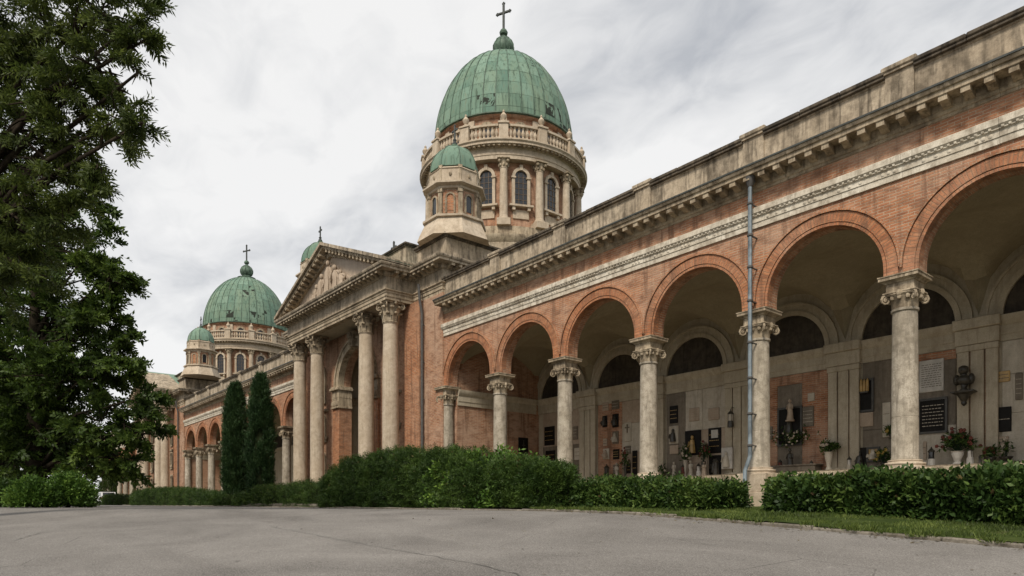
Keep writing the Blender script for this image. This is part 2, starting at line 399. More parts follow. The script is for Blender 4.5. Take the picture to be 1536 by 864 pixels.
# ------------------------------------------------------------------ ground
def softmin(a, b, k=.05): return -k*np.log(np.exp(-np.clip(a/k, -300, 300))+np.exp(-np.clip(b/k, -300, 300)))
def zg(x, y):
    x = np.asarray(x, float); y = np.asarray(y, float)
    ramp = np.maximum(.070*y-.049*x, -1.2-.01*(np.abs(x)+np.abs(y))*.0)
    top = 1.235+.0062*np.maximum(0, -x-11)
    return softmin(ramp, top)
def zgf(x, y): return float(zg(x, y))
EDGE = [(40, 7.0), (-2.4, 10.0), (-11., 10.9), (-13.2, 11.25), (-15, 11.3), (-28, 11.5), (-45, 11.9), (-80, 12.4), (-160, 13)]
def yedge(x):
    xs = np.array([p[0] for p in EDGE])[::-1]; ys = np.array([p[1] for p in EDGE])[::-1]
    return np.interp(x, xs, ys)
def grid_mesh(name, xs, yfun, mat, zoff=0., zfun=None, smooth=True):
    n = len(xs); rows = []
    for x in xs:
        ys = yfun(x); rows.append([(x, y, (zfun or zgf)(x, y)+zoff) for y in ys])
    m_ = len(rows[0]); v = [p for r in rows for p in r]
    f = [(i*m_+j, (i+1)*m_+j, (i+1)*m_+j+1, i*m_+j+1) for i in range(n-1) for j in range(m_-1)]
    me = bpy.data.meshes.new(name); me.from_pydata(v, [], f); me.materials.append(M[mat]); me.update()
    if me.polygons[0].normal.z < 0: me.flip_normals()
    me.polygons.foreach_set('use_smooth', [True]*len(f))
    return link(name, me, None, (0, 0, 0))
xs_f = np.concatenate([np.linspace(-900, -160, 12), np.linspace(-155, -40, 40), np.linspace(-38, 20, 60), np.linspace(24, 400, 20)])
tag(grid_mesh('ground', xs_f, lambda x: np.concatenate([np.linspace(-600, -40, 15), np.linspace(-36, 60, 50), np.linspace(80, 900, 12)]), 'soil', -.12), kind='structure')
xs_r = np.concatenate([np.linspace(-160, -40, 50), np.linspace(-39, 12, 90), np.linspace(14, 40, 10)])
tag(grid_mesh('road', xs_r, lambda x: np.concatenate([np.linspace(-40, -6, 14), np.linspace(-5, float(yedge(x))+.02, 60)]), 'asphalt'), kind='structure')
def zlawn(x, y):
    e = float(yedge(x)); d = max(0, y-e); base = max(zgf(x, e), zgf(x, y)-.02)
    return base+.055+.03*noise.noise((x*.6, y*.6, 0))+max(0, y-14.2)*.05
tag(grid_mesh('lawn', np.concatenate([np.linspace(-160, -30, 60), np.linspace(-29, 12, 110), np.linspace(14, 40, 10)]), lambda x: np.linspace(float(yedge(x))+.10, 34, 30)**1.0 if False else float(yedge(x))+.10+(np.linspace(0, 1, 26)**2)*(34-float(yedge(x))), 'soil', 0, zlawn), kind='structure')

# kerb stones along the edge of the lawn
kerb = tag(empty('kerb', (-8, 10.5, 1.0)), kind='structure')
def along(pts, step):
    o = []
    for (x0, y0), (x1, y1) in zip(pts, pts[1:]):
        l = math.hypot(x1-x0, y1-y0); n = max(1, round(l/step))
        for i in range(n): o.append(((x0+(x1-x0)*(i+.5)/n, y0+(y1-y0)*(i+.5)/n), math.atan2(y1-y0, x1-x0), l/n))
    return o
kpts = [(x, float(yedge(x))+.06) for x in (6, -2.4, -7, -11, -13.2, -15)]
def kerb_row():
    for (x, y), a, l in along(kpts, .95)+along([(-15, 11.36), (-28, 11.56), (-45, 11.96), (-70, 12.3)], 1.1):
        z = zgf(x, y); k = shared('kerb', kstone, 'kerb_stone', 'kerb', kerb, (x, y, z+random.uniform(-.02, .012)))
        k.rotation_euler = (random.uniform(-.04, .04), math.atan2(zgf(x-.3*math.cos(a), y-.3*math.sin(a))-zgf(x+.3*math.cos(a), y+.3*math.sin(a)), .6)+random.uniform(-.012, .012), a+random.uniform(-.015, .015))
        k.scale = (l, 1, 1)
def kstone(): b = MB(); b.box(-.49, .49, -.075, .075, -.25, .052, .018); return b

# ------------------------------------------------------------------ arcades
W = 15.94; FL = 2.2; BACK = 21.0
Z_AB, Z_CR, Z_TOP = 6.36, 7.94, 9.45

def volute(b, c, r, ax):                      # a scroll: flattened coil standing in the plane that holds z and ax
    ax = Vector(ax).normalized(); sd_ = Vector((-ax.y, ax.x, 0)); pts = []; rad = []
    for i in range(15):
        t = i/14; a = PI/2+t*3.2*PI; q = r*(1-.78*t)
        pts.append(Vector(c)+ax*(math.cos(a)*-q)+Vector((0, 0, 1))*(math.sin(a)*q)); rad.append(r*.26*(1-.4*t))
    b.tube(pts, rad, 5)
    b.ball(c, (r*.3, r*.3, r*.3), 6, 4)

def arcade_column_meshes():
    """shaft, base, capital, impost of an arcade column standing at the origin (z is world z)"""
    s = MB(); s.lathe([(.275, 2.36), (.275, 2.40), (.266, 2.42), (.265, 3.28), (.259, 3.285), (.259, 3.297), (.264, 3.303), (.26, 4.2), (.248, 5.5), (.246, 5.58), (.275, 5.60), (.275, 5.65), (.25, 5.66)], 28)
    b = MB(); b.lathe([(.40, 2.20), (.40, 2.225), (.385, 2.235), (.40, 2.25), (.405, 2.275), (.39, 2.30), (.345, 2.305), (.335, 2.32), (.34, 2.33), (.345, 2.345), (.32, 2.36), (.27, 2.362)], 28)
    b.box(-.40, .40, -.40, .40, 1.72, 2.20, .012); b.box(-.42, .42, -.42, .42, 1.3, 1.72, .01)
    c = MB(); c.lathe([(.25, 5.64), (.262, 5.70), (.27, 5.80), (.31, 5.88), (.335, 5.93), (.30, 5.97)], 28)
    for k in range(12):                         # egg-and-leaf ring
        a = k*PI/6; c.ball((.315*math.cos(a), .315*math.sin(a), 5.885), (.05, .05, .065), 6, 4)
    for k in range(4):
        a = PI/4+k*PI/2; d = Vector((math.cos(a), math.sin(a), 0))
        volute(c, d*.40+Vector((0, 0, 5.865)), .105, d)
        c.tube([d*.40+Vector((0, 0, 5.96)), Vector((math.cos(a+PI/4)*.32, math.sin(a+PI/4)*.32, 5.945)), Vector((math.cos(a+PI/2)*.40, math.sin(a+PI/2)*.40, 5.96))], .035, 5)
        a2 = k*PI/2; c.ball((.335*math.cos(a2), .335*math.sin(a2), 5.965), (.06, .06, .075), 6, 4)
    c.box(-.34, .34, -.34, .34, 5.975, 6.01, .008)
    i = MB(); i.box(-.285, .285, -.285, .285, 6.01, 6.20, .006)
    i.lathe([(.285*1.414, 6.195), (.31*1.414, 6.205), (.32*1.414, 6.225), (.36*1.414, 6.25), (.40*1.414, 6.265), (.40*1.414, 6.33), (.415*1.414, 6.335), (.415*1.414, 6.36), (.38*1.414, 6.362)], 4, ph=PI/4)
    return s, b, c, i
col_proto = None
def arcade_column(par, X, Y):
    global col_proto
    if col_proto is None:
        s, b, c, i = arcade_column_meshes()
        for q in (s, b, c, i): q.xf(Matrix.Translation((X, Y, 0)))
        col_proto = s.build('column', 'shaft_grey', par, (X, Y, FL))
        b.build('column_base', 'shaft', col_proto); c.build('capital', 'stone', col_proto); i.build('impost_block', 'stone', col_proto, sharp=25)
        return col_proto
    o = dup(col_proto, par, (X, Y, FL)); o.rotation_euler.z = 0
    return o

def arch_wall(b, bays, x0, x1, yf, yb, zbot, ztop, sides=True, n=28):
    """bays: (centre, radius, spring z, jamb bottom z). Front at yf, back at yb."""
    edges = [x0]
    def quad(xa, xb, za, zb, za2=None, zb2=None):
        for y, fl in ((yf, 0), (yb, 1)):
            q = [(xa, y, za), (xb, y, za if za2 is None else za2), (xb, y, zb), (xa, y, zb)]; b.face(q[::-1] if fl else q)
    cur = x0
    for (c, r, zs, zj) in bays:
        if c-r > cur+1e-4:
            quad(cur, c-r, zbot, ztop); b.face([(cur, yf, zbot), (cur, yb, zbot), (c-r, yb, zbot), (c-r, yf, zbot)])
        pr = None
        for i in range(n+1):
            t = PI-PI*i/n; p = (c+r*math.cos(t), zs+r*math.sin(t))
            if pr:
                for y, fl in ((yf, 0), (yb, 1)):
                    q = [(pr[0], y, pr[1]), (p[0], y, p[1]), (p[0], y, ztop), (pr[0], y, ztop)]; b.face(q[::-1] if fl else q)
                u0, u1 = r*(i-1)*PI/n, r*i*PI/n
                b.face([(pr[0], yf, pr[1]), (pr[0], yb, pr[1]), (p[0], yb, p[1]), (p[0], yf, p[1])], [(yf, u0), (yb, u0), (yb, u1), (yf, u1)])
            pr = p
        for x, fl in ((c-r, 0), (c+r, 1)):
            q = [(x, yf, zj), (x, yb, zj), (x, yb, zs), (x, yf, zs)]; b.face(q if not fl else q[::-1])
        cur = c+r
    if x1 > cur+1e-4:
        quad(cur, x1, zbot, ztop); b.face([(cur, yf, zbot), (cur, yb, zbot), (x1, yb, zbot), (x1, yf, zbot)])
    for x, fl in ((x0, 1), (x1, 0)):
        q = [(x, yf, zbot), (x, yb, zbot), (x, yb, ztop), (x, yf, ztop)]; b.face(q[::-1] if fl else q)
    b.face([(x0, yf, ztop), (x1, yf, ztop), (x1, yb, ztop), (x0, yb, ztop)])

SH = {}                                       # shared meshes
def shared(key, fn, name, mat, par, loc, rz=0):
    if key not in SH:
        b = fn(); o = b.build(name, mat or ('copper_worn' if key[2] else 'copper'), None, (0, 0, 0)); SH[key] = o.data
        bpy.data.objects.remove(o)
    return link(name, SH[key], par, loc, rz)

kerb_row()
def modillion_mesh():
    b = MB(); b.prism([(-.34, .02), (-.34, .13), (0, .13), (0, -.02), (-.10, -.015), (-.2, .035)], 'x', -.082, .082)
    b.box(-.09, .09, -.36, 0, .128, .155); return b

CORN = [(0, 9.38), (.03, 9.38), (.03, 9.44), (.06, 9.45), (.09, 9.50), (.09, 9.53), (.10, 9.53), (.10, 9.67), (.46, 9.67), (.46, 9.76), (.50, 9.77), (.53, 9.82), (.53, 9.87), (0, 9.90)]
BAND = [(0, 8.45), (.05, 8.45), (.05, 8.58), (.07, 8.585), (.07, 8.70), (.09, 8.72), (.11, 8.73), (.10, 8.76), (.13, 8.78), (.15, 8.80), (.15, 8.93), (.11, 8.955), (0, 8.96)]

def arcade(name, label, cols, xr, xl, detail=True, end_wall_left=False):
    """cols: column X from right to left; the building reaches from xl to xr"""
    root = tag(empty(name, ((xl+xr)/2, W, 1.3)), label, 'arcade')
    xs = sorted(cols); bays = []
    for a, b_ in zip(xs, xs[1:]):
        r = (b_-a)/2-.35; bays.append(((a+b_)/2, r, max(Z_AB+.02, Z_CR-r), Z_AB))
    b = MB(); arch_wall(b, bays, xl, xr, W, W+.45, Z_AB, Z_TOP); b.build('wall', 'brick', root)
    for (c, r, zs, zj) in bays:
        g = MB(); g.ring(c, zs, r+.075, r+.30, W-.035, W+.05); g.ring(c, zs, r-.004, r+.06, W-.02, W+.2)
        # straight stilted legs under the rings
        for sgn in (-1, 1):
            for ra, rb, yy in ((r+.075, r+.30, W-.035), (r-.004, r+.06, W-.02)):
                xa, xb = sorted((c+sgn*ra, c+sgn*rb)); g.box(xa, xb, yy, W+.05, Z_AB+.004, zs)
        go = g.build('arch_ring', 'voussoir', root, sharp=30)
        h = MB(); h.ring(c, zs, r+.318, r+.358, W-.07, W+.05); h.build('arch_moulding', 'brick_bright', root)
    for X in cols: arcade_column(root, X, W+.21)
    # plinth, floor and its stone edge
    b = MB(); b.box(xl, xr, W+.02, W+.6, 1.0, FL-.16); b.build('plinth', 'brick', root)
    b = MB(); b.box(xl, xr, W-.06, BACK+.4, FL-.16, FL-.02, .01); b.build('floor', 'stone', root)
    # vault: a groin vault over each bay
    v = MB(); nx, ny = 14, 16; y0, y1 = W+.44, BACK; yc, hy = (y0+y1)/2, (y1-y0)/2
    for a, b_ in zip([xl]+xs[1:-1], xs[1:-1]+[xr]):
        c, hx = (a+b_)/2, (b_-a)/2
        P = lambda i, j: (c+hx*(2*i/nx-1), yc+hy*(2*j/ny-1))
        zf = lambda x, y: 6.42+1.78*max(math.sqrt(max(0, 1-((x-c)/hx)**2)), math.sqrt(max(0, 1-((y-yc)/hy)**2)))
        for i in range(nx):
            for j in range(ny):
                q = [P(i, j), P(i, j+1), P(i+1, j+1), P(i+1, j)]; v.face([(x, y, zf(x, y)) for x, y in q])
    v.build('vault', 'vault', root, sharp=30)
    b = MB(); b.box(xl, xr, BACK, BACK+.5, 1.2, 9.4); b.build('back_wall', 'plaster', root)
    b = MB(); b.box(xl, xr, W+.45, BACK+.5, 9.4, 9.6); b.build('roof', 'coping', root)  # unseen roof slab, added so no light leaks in above the vaults
    for xa in (xl, xr-.3): b = MB(); b.box(xa, xa+.3, W+.46, BACK-.01, FL-.02, 9.38); b.build('end_wall', 'brick_pale', root)
    # string course in lengths of stone
    seg = 1.8; n = max(1, round((xr-xl)/seg)); l = (xr-xl)/n
    def sw(prof, ln, mat):
        def f():
            q = MB(); q.sweep(prof, [(-ln/2+.003, 0), (ln/2-.003, 0)]); rg = random.Random(5)
            if prof is BAND:
                for k in range(int(ln/.12)):
                    q.ball((-ln/2+.06+k*.12, -.105, 8.765), (.04, .035, .035+.01*rg.random()), 6, 4)
                    if rg.random() < .55: q.ball((-ln/2+.06+k*.12, -.07, 8.645), (.05, .018, .03+.02*rg.random()), 6, 4)
            return q
        return f
    for i in range(n):
        xc = xl+l*(i+.5)
        shared(('band', round(l, 3)), sw(BAND, l, 0), 'string_course_block', 'trim', root, (xc, W, random.uniform(-.004, .004)))
        shared(('corn', round(l, 3)), sw(CORN, l, 0), 'cornice_block', 'stone', root, (xc, W, random.uniform(-.003, .003)))
    g = MB(); g.box(xl, xr, W-.555, W-.532, 9.845, 9.885); g.build('gutter_edge', 'iron', root)
    nm = int((xr-xl)/.40)
    for i in range(nm):
        shared('mod', modillion_mesh, 'modillion', 'stone', root, (xr-.15-i*.40, W-.095, 9.535))
    # parapet: piers over the columns, panels between, coping
    px = [X for X in cols if xl+.3 < X < xr-.3]
    def pier():
        q = MB(); q.box(-.29, .29, -.05, .45, 9.87, 10.80, .006); q.box(-.33, .33, -.10, .49, 10.80, 10.85); q.box(-.36, .36, -.13, .52, 10.852, 10.965, .02); q.box(-.31,.31,-.075,.47,9.865,9.96); return q
    for X in px: shared('pier', pier, 'parapet_pier', 'sooty', root, (X-.02, W, 0))
    ed = [xl]+sorted(px)+[xr]
    for a, b_ in zip(ed, ed[1:]):
        a2, b2 = (a+.27 if a in px else a), (b_-.31 if b_ in px else b_)
        if b2-a2 < .2: continue
        def pan():
            q = MB(); h2 = (b2-a2)/2; q.box(-h2, h2, 0, .40, 9.89, 10.72); q.box(-h2, h2, -.03, .0, 9.885, 9.97); q.box(-h2, h2, -.02, .42, 10.70, 10.74); return q
        shared(('pan', round(b2-a2, 2)), pan, 'parapet_panel', 'sooty', root, ((a2+b2)/2, W, 0))
        k = max(1, round((b2-a2)/1.1)); l2 = (b2-a2)/k
        def cop():
            q = MB(); q.box(-l2/2+.004, l2/2-.004, -.10, .48, 10.742, 10.80, .008); q.box(-l2/2+.004, l2/2-.004, -.13, .52, 10.802, 10.90, .02); return q
        for i in range(k): shared(('cop', round(l2, 3)), cop, 'coping_stone', 'coping', root, (a2+l2*(i+.5), W, random.uniform(-.006, .006)))
    # back wall dressing
    b = MB(); b.sweep([(0, 5.62), (.05, 5.62), (.05, 5.78), (.07, 5.79), (.07, 6.02), (.10, 6.05), (.14, 6.12), (.19, 6.2), (.19, 6.27), (0, 6.30)], [(xl+.3, BACK), (xr-.3, BACK)]); b.build('wall_cornice', 'plaster', root)
    for sx, xx in ((1, xl+.3), (-1, xr-.3)):
        b = MB(); pth = [(xx, W+.5), (xx, BACK-.2)] if sx > 0 else [(xx, BACK-.2), (xx, W+.5)]
        b.sweep([(0, 5.62), (.05, 5.62), (.05, 5.78), (.07, 5.79), (.07, 6.02), (.10, 6.05), (.14, 6.2), (.14, 6.27), (0, 6.30)], pth); b.build('wall_cornice', 'plaster', root)
    for i, (a, b_) in enumerate(zip(xs, xs[1:])):
        c = (a+b_)/2
        def lun():
            q = MB(); pts = [(1.22*math.cos(PI*k/20), 6.30+1.22*math.sin(PI*k/20)) for k in range(21)]; q.prism(pts, 'y', -.02, .05); return q
        shared('lun', lun, 'lunette', 'lunette', root, (c, BACK, 0))
        def arv():
            q = MB(); q.ring(0, 6.30, 1.215, 1.36, -.10, .05); q.ring(0, 6.30, 1.36, 1.55, -.06, .05); q.ring(0, 6.30, 1.55, 1.62, -.09, .05); return q
        shared('arv', arv, 'lunette_surround', 'plaster', root, (c, BACK, 0))
    def pil():
        q = MB()
        for x0, x1 in ((-.46, -.19), (-.15, .15), (.19, .46)): q.box(x0, x1, -.16, .0, 2.55, 5.46, .008); q.box(x0-.02, x1+.02, -.19, .0, 5.462, 5.62, .01); q.box(x0-.02, x1+.02, -.19, .0, 2.19, 2.548, .01)
        q.box(-.50, .50, -.21, .0, 5.63, 6.03, .01); q.box(-.54, .54, -.30, 0, 6.032, 6.31, .02); return q
    def pst():
        q = MB(); q.box(-.44, .44, -.08, 0, 2.19, 5.6); return q
    for X in xs[1:-1]: shared('pil', pil, 'wall_pilaster', 'plaster', root, (X, BACK, 0)); shared('pst', pst, 'pilaster_core', 'brick', root, (X, BACK, 0))
    b = MB(); b.box(xl+.31, xr-.31, BACK-.55, BACK-.02, FL-.03, 2.47, .01); b.build('wall_ledge', 'stone', root)
    return root

COLS = [1.04, -2.48, -6.02, -9.5, -13.1, -16.68, -20.2, -23.72]
arc = arcade('arcade_building', 'nearest brick arcade on the right, six open arches on stone columns, blue-grey drainpipe', COLS, 4.67, -23.72, True)

# blue-grey drainpipe in front of the arcade
b = MB(); px_ = -9.44; yp = W-.32
b.tube([(px_, W-.15, 9.62), (px_, yp, 9.42), (px_, yp, 2.62), (px_-.03, W-.50, 2.25), (px_-.03, W-.52, 1.62), (px_-.06, W-.66, 1.36)], .052, 10)
pipe = b.build('drainpipe', 'zinc', arc, (px_, W-.12, 2))
for z, y in ((9.0, .32), (8.2, .32), (7.4, .32), (6.55, .32), (5.5, .32), (4.6, .32), (3.7, .32), (2.9, .32)):
    b = MB(); b.lathe([(.066, z-.03), (.076, z-.02), (.076, z+.02), (.066, z+.03)], 10, (px_, W-y)); b.box(px_-.02, px_+.02, W-y, W, z-.012, z+.012); b.build('pipe_bracket', 'lead', pipe)
b = MB(); b.lathe([(.06, 9.42), (.13, 9.62), (.13, 9.68)], 10, (px_, W-.32)); b.build('rain_hopper', 'lead', pipe)

# ------------------------------------------------------------------ domed pavilion
def corinthian():
    c = MB()
    c.lathe([(.335, 0), (.37, .02), (.37, .06), (.33, .08), (.33, .5), (.36, .68), (.42, .80), (.40, .82)], 20)
    for row, (n, z0, hh, rr) in enumerate(((8, .08, .34, .335), (8, .30, .38, .345))):
        for k in range(n):
            a = 2*PI*(k+.5*row)/n; d = Vector((math.cos(a), math.sin(a), 0)); s_ = Vector((-d.y, d.x, 0)); wd = .12
            prf = [(rr, z0), (rr+.035, z0+hh*.5), (rr+.06, z0+hh*.8), (rr+.13, z0+hh), (rr+.17, z0+hh*.93), (rr+.16, z0+hh*.82)]
            for (r0, za), (r1, zb) in zip(prf, prf[1:]):
                w0 = wd*(1 if za < z0+hh*.7 else .75); c.face([d*r0-s_*w0+Vector((0, 0, za)), d*(r0+.02)+Vector((0, 0, za)), d*(r1+.02)+Vector((0, 0, zb)), d*r1-s_*w0+Vector((0, 0, zb))])
                c.face([d*(r0+.02)+Vector((0, 0, za)), d*r0+s_*w0+Vector((0, 0, za)), d*r1+s_*w0+Vector((0, 0, zb)), d*(r1+.02)+Vector((0, 0, zb))])
            c.ball(d*(rr+.13)+Vector((0, 0, z0+hh*.94)), (.075, .075, .05), 6, 4)
    for k in range(4):
        a = PI/4+k*PI/2; d = Vector((math.cos(a), math.sin(a), 0)); volute(c, d*.53+Vector((0, 0, .70)), .12, d)
        c.tube([d*.36+Vector((0, 0, .45)), d*.42+Vector((0, 0, .62)), d*.50+Vector((0, 0, .78))], [.03, .035, .04], 5)
        a2 = k*PI/2; d2 = Vector((math.cos(a2), math.sin(a2), 0)); c.ball(d2*.44+Vector((0, 0, .84)), (.09, .09, .09), 7, 4)
    pts = []                                    # concave abacus
    for k in range(4):
        a = PI/4+k*PI/2
        for j in range(8):
            t = j/8; p0 = Vector((math.cos(a), math.sin(a)))*.66; p1 = Vector((math.cos(a+PI/2), math.sin(a+PI/2)))*.66; p = p0.lerp(p1, .06+t*.94)
            q = p*(1-.13*math.sin(PI*t)); pts.append((q.x, q.y))
    c.prism(pts, 'z', .82, .90)
    return c

def cross_mesh(b, c, h, t, ax=(1, 0)):
    x, y, z = c; ax = Vector((*ax, 0)).normalized(); st = len(b.v)
    b.box(-t, t, -t, t, 0, h, t*.3); b.box(-h*.27, h*.27, -t*.9, t*.9, h*.60, h*.60+2*t, t*.3)
    for px, pz in ((0, h), (-h*.27, h*.60+t), (h*.27, h*.60+t)):
        for q in ((-1, 0), (1, 0), (0, 1), (0, -1)): b.ball((px+q[0]*t*.9, 0, pz+q[1]*t*.9), t*.95, 6, 4)
    b.xf(Matrix.Translation((x, y, z)) @ Matrix.Rotation(math.atan2(ax.y, ax.x), 4, 'Z'), st)

def arched_poly(w_, z0, zs, n=12, grow=0, r=None):
    r = r or w_+grow
    return [(-w_-grow, z0), (w_+grow, z0)]+[((w_+grow)*math.cos(PI*k/n), zs+(w_+grow)*math.sin(PI*k/n)) for k in range(n+1)]

DOME_PARTS = []
def pavilion(name, label, ax, dc, base_z=1.3):
    """ax: X of the axis; dc: (X, Y) of the dome centre"""
    G = 15.85; H = EYE
    root = tag(empty(name, (ax, G, base_z)), label, 'church')
    B = 7.8
    b = MB(); arch_wall(b, [(ax, 1.75, 6.4+H, FL)], ax-B, ax+B, G, G+.6, FL, 8.99+H); b.build('front_wall', 'brick_pale', root)
    b = MB(); b.box(ax+B-.6, ax+B, G+.61, 33, 1.3, 8.99+H); b.box(ax-B, ax-B+.6, G+.61, 33, 1.3, 8.99+H); b.box(ax-B+.61, ax+B-.61, 32.4, 33, 1.3, 8.99+H); b.build('side_wall', 'brick', root)
    b = MB(); b.box(ax-B-.04, ax+B+.04, G-.05, G+.5, 1.0, FL-.01, .01); b.build('plinth', 'stone', root)
    b = MB(); b.box(ax-B, ax+B, G, 33, 11.68, 11.8); b.build('roof', 'coping', root)
    # entrance: archivolt, imposts, vestibule
    zs = 6.4+H
    b = MB(); b.ring(ax, zs, 1.75, 2.12, G-.10, G+.05); b.ring(ax, zs, 2.121, 2.24, G-.16, G+.05); b.ring(ax, zs, 1.745, 1.84, G-.14, G+.2)
    b.prism([(ax-.20, zs+1.70), (ax+.20, zs+1.70), (ax+.30, zs+2.45), (ax-.30, zs+2.45)], 'y', G-.32, G)
    b.ball((ax, G-.34, zs+2.25), (.2, .14, .2), 8, 5); b.ball((ax, G-.32, zs+1.95), (.16, .12, .18), 8, 5)
    b.build('archivolt', 'stone', root)
    for sg in (-1, 1):
        x0, x1 = sorted((ax+sg*1.70, ax+sg*2.45))
        b = MB(); b.box(x0-.03, x1+.03, G-.14, G+.63, zs-.62, zs-.22, .01); b.box(x0-.10, x1+.10, G-.26, G+.66, zs-.22, zs-.08, .02); b.box(x0-.06, x1+.06, G-.20, G+.64, zs-.08, zs-.004, .01)
        b.box(x0-.06, x1+.06, G-.20, G+.63, zs-1.15, zs-1.05, .01); b.box(x0-.02, x1+.02, G-.13, G+.62, zs-1.05, zs-.62)
        for k in range(4): b.ball((x0+(x1-x0)*(k+.5)/4, G-.16, zs-.9), (.09, .07, .16), 6, 4)
        b.build('impost', 'stone', root)
        b = MB(); b.box(x0, x1, G-.10, G+.61, FL, zs-1.152); b.build('jamb_pier', 'brick_bright', root)
    b = MB(); y1 = G+4.2
    b.box(ax-2.6, ax+2.6, y1, y1+.3, FL, 10.2); b.box(ax-2.9, ax-2.6, G+.7, y1+.3, FL, 10.2); b.box(ax+2.6, ax+2.9, G+.7, y1+.3, FL, 10.2); b.box(ax-2.9, ax+2.9, G+.62, y1+.3, 10.0, 10.28)
    b.build('vestibule', 'plaster', root)
    b = MB(); b.box(ax-2.6, ax+2.6, G-.2, y1, FL-.06, FL); b.build('vestibule_floor', 'stone', root)
    b = MB(); b.prism([(ax+p[0], p[1]) for p in arched_poly(1.0, FL, 5.3)], 'y', y1-.05, y1+.02); b.build('door', 'bars', root)
    b = MB(); b.sweep([(0, 6.9), (.06, 6.9), (.06, 7.1), (.14, 7.2), (.14, 7.3), (0, 7.3)], [(ax-2.6, G+.7), (ax-2.6, y1), (ax+2.6, y1), (ax+2.6, G+.7)][::1]) ; b.build('vestibule_cornice', 'stone', root)
    # wall behind the columns: framed niches
    for sg in (-1, 1):
        cx = ax+sg*3.85
        b = MB()
        b.box(cx-.62, cx+.62, G-.14, G-.0, 5.05, 5.20, .01); b.box(cx-.55, cx+.55, G-.10, G, 4.9, 5.05); b.box(cx-.66, cx+.66, G-.16, G, 6.55, 6.68, .01)
        for z0, z1 in ((2.5, 4.0), (5.3, 6.1), (7.1, 8.6)):
            fr = arched_poly(.30, z0, z1); big = arched_poly(.30, z0-.12, z1, grow=.12)
            n_ = len(fr)
            for i in range(n_):
                j = (i+1) % n_; p, q, r, s_ = fr[i], fr[j], big[j], big[i]
                b.face([(cx+p[0], G-.10, p[1]), (cx+q[0], G-.10, q[1]), (cx+r[0], G-.10, r[1]), (cx+s_[0], G-.10, s_[1])])
                b.face([(cx+s_[0], G-.10, s_[1]), (cx+r[0], G-.10, r[1]), (cx+r[0], G, r[1]), (cx+s_[0], G, s_[1])]); b.face([(cx+p[0], G-.10, p[1]), (cx+p[0], G, p[1]), (cx+q[0], G, q[1]), (cx+q[0], G-.10, q[1])])
        b.build('niche_frame', 'stone', root)
        for z0, z1 in ((2.5, 4.0), (5.3, 6.1), (7.1, 8.6)):
            b = MB(); b.prism([(cx+p[0], p[1]) for p in arched_poly(.30, z0, z1)], 'y', G-.012, G+.01); b.build('niche', 'slate', root)
    # brick pilasters and stone bands on the wall
    for sg in (-1, 1):
        x0, x1 = sorted((ax+sg*5.0, ax+sg*6.25))
        b = MB(); b.box(x0, x1, G-.16, G, FL, 8.985+H); b.build('brick_pilaster', 'brick_bright', root)
    # portico
    P0 = 14.5
    for dx in (-4.98, -2.72, 2.72, 4.98):
        X = ax+dx; Y = 15.0
        if ('cor' not in SH):
            s_ = MB(); s_.lathe([(.372, FL+.34), (.372, FL+.40), (.36, FL+.43), (.36, FL+2.4), (.356, FL+2.404), (.356, FL+2.42), (.36, FL+2.424), (.352, 6.9), (.348, 6.904), (.348, 6.92), (.351, 6.924), (.318, 9.36), (.345, 9.38), (.345, 9.43), (.32, 9.44)], 32); s_.xf(Matrix.Translation((X, Y, 0)))
            o = s_.build('portico_column', 'shaft', root, (X, Y, FL))
            s_ = MB(); s_.lathe([(.52, FL+.10), (.52, FL+.16), (.50, FL+.18), (.44, FL+.2), (.43, FL+.26), (.46, FL+.30), (.42, FL+.335), (.37, FL+.345)], 28); s_.box(-.54, .54, -.54, .54, FL-.9, FL+.10, .012); s_.xf(Matrix.Translation((X, Y, 0))); s_.build('column_base', 'shaft', o)
            s_ = corinthian(); s_.xf(Matrix.Translation((X, Y, 9.40)) ); s_.build('capital', 'stone', o, sharp=50); SH['cor'] = o
        else: dup(SH['cor'], root, (X, Y, FL))
    for sg in (-1, 1):
        b = MB(); x0, x1 = sorted((ax+sg*2.1, ax+sg*5.65)); b.box(x0, x1, 14.4, G-.01, 1.0, FL-.02, .01); b.build('podium', 'stone', root)
    path = [(ax-B, 33), (ax-B, G), (ax-5.5, G), (ax-5.5, P0), (ax+5.5, P0), (ax+5.5, G), (ax+B, G), (ax+B, 33)]
    z = 8.99+H
    prof = [(-.3, z), (.0, z), (.0, z+.13), (.03, z+.135), (.03, z+.28), (.06, z+.285), (.06, z+.35), (.12, z+.39), (.12, z+.43), (-.3, z+.43)]
    b = MB(); b.sweep(prof, path); b.build('architrave', 'stone', root)
    b = MB(); b.sweep([(-.3, z+.431), (.0, z+.431), (.0, z+.98), (.05, z+.99), (.07, z+1.02), (-.3, z+1.02)], path); b.build('frieze', 'sooty', root)
    cz = z+1.02
    b = MB(); b.sweep([(-.3, cz), (.09, cz), (.09, cz+.15), (.48, cz+.15), (.48, cz+.25), (.52, cz+.26), (.56, cz+.32), (.56, cz+.37), (-.3, cz+.41)], path); b.build('cornice', 'sooty', root)
    b = MB(); b.box(ax-5.49, ax+5.49, P0+.05, G+.05, z+.02, z+1.40); b.build('portico_ceiling', 'plaster', root)
    def mods(x, y, zz, rz): shared('mod', modillion_mesh, 'modillion', 'stone', root, (x, y, zz), rz)
    mz = cz+.015
    for i in range(30): mods(ax-5.35+10.7*i/29, P0-.088, mz, 0)
    for i in range(3): mods(ax+5.588, P0+.3+.38*i, mz, PI/2); mods(ax-5.588, P0+.3+.38*i, mz, -PI/2)
    for i in range(6): mods(ax+B-.15-.36*i, G-.088, mz, 0); mods(ax-B+.15+.36*i, G-.088, mz, 0)
    for i in range(9): mods(ax+B+.088, G+.25+.37*i, mz, PI/2)
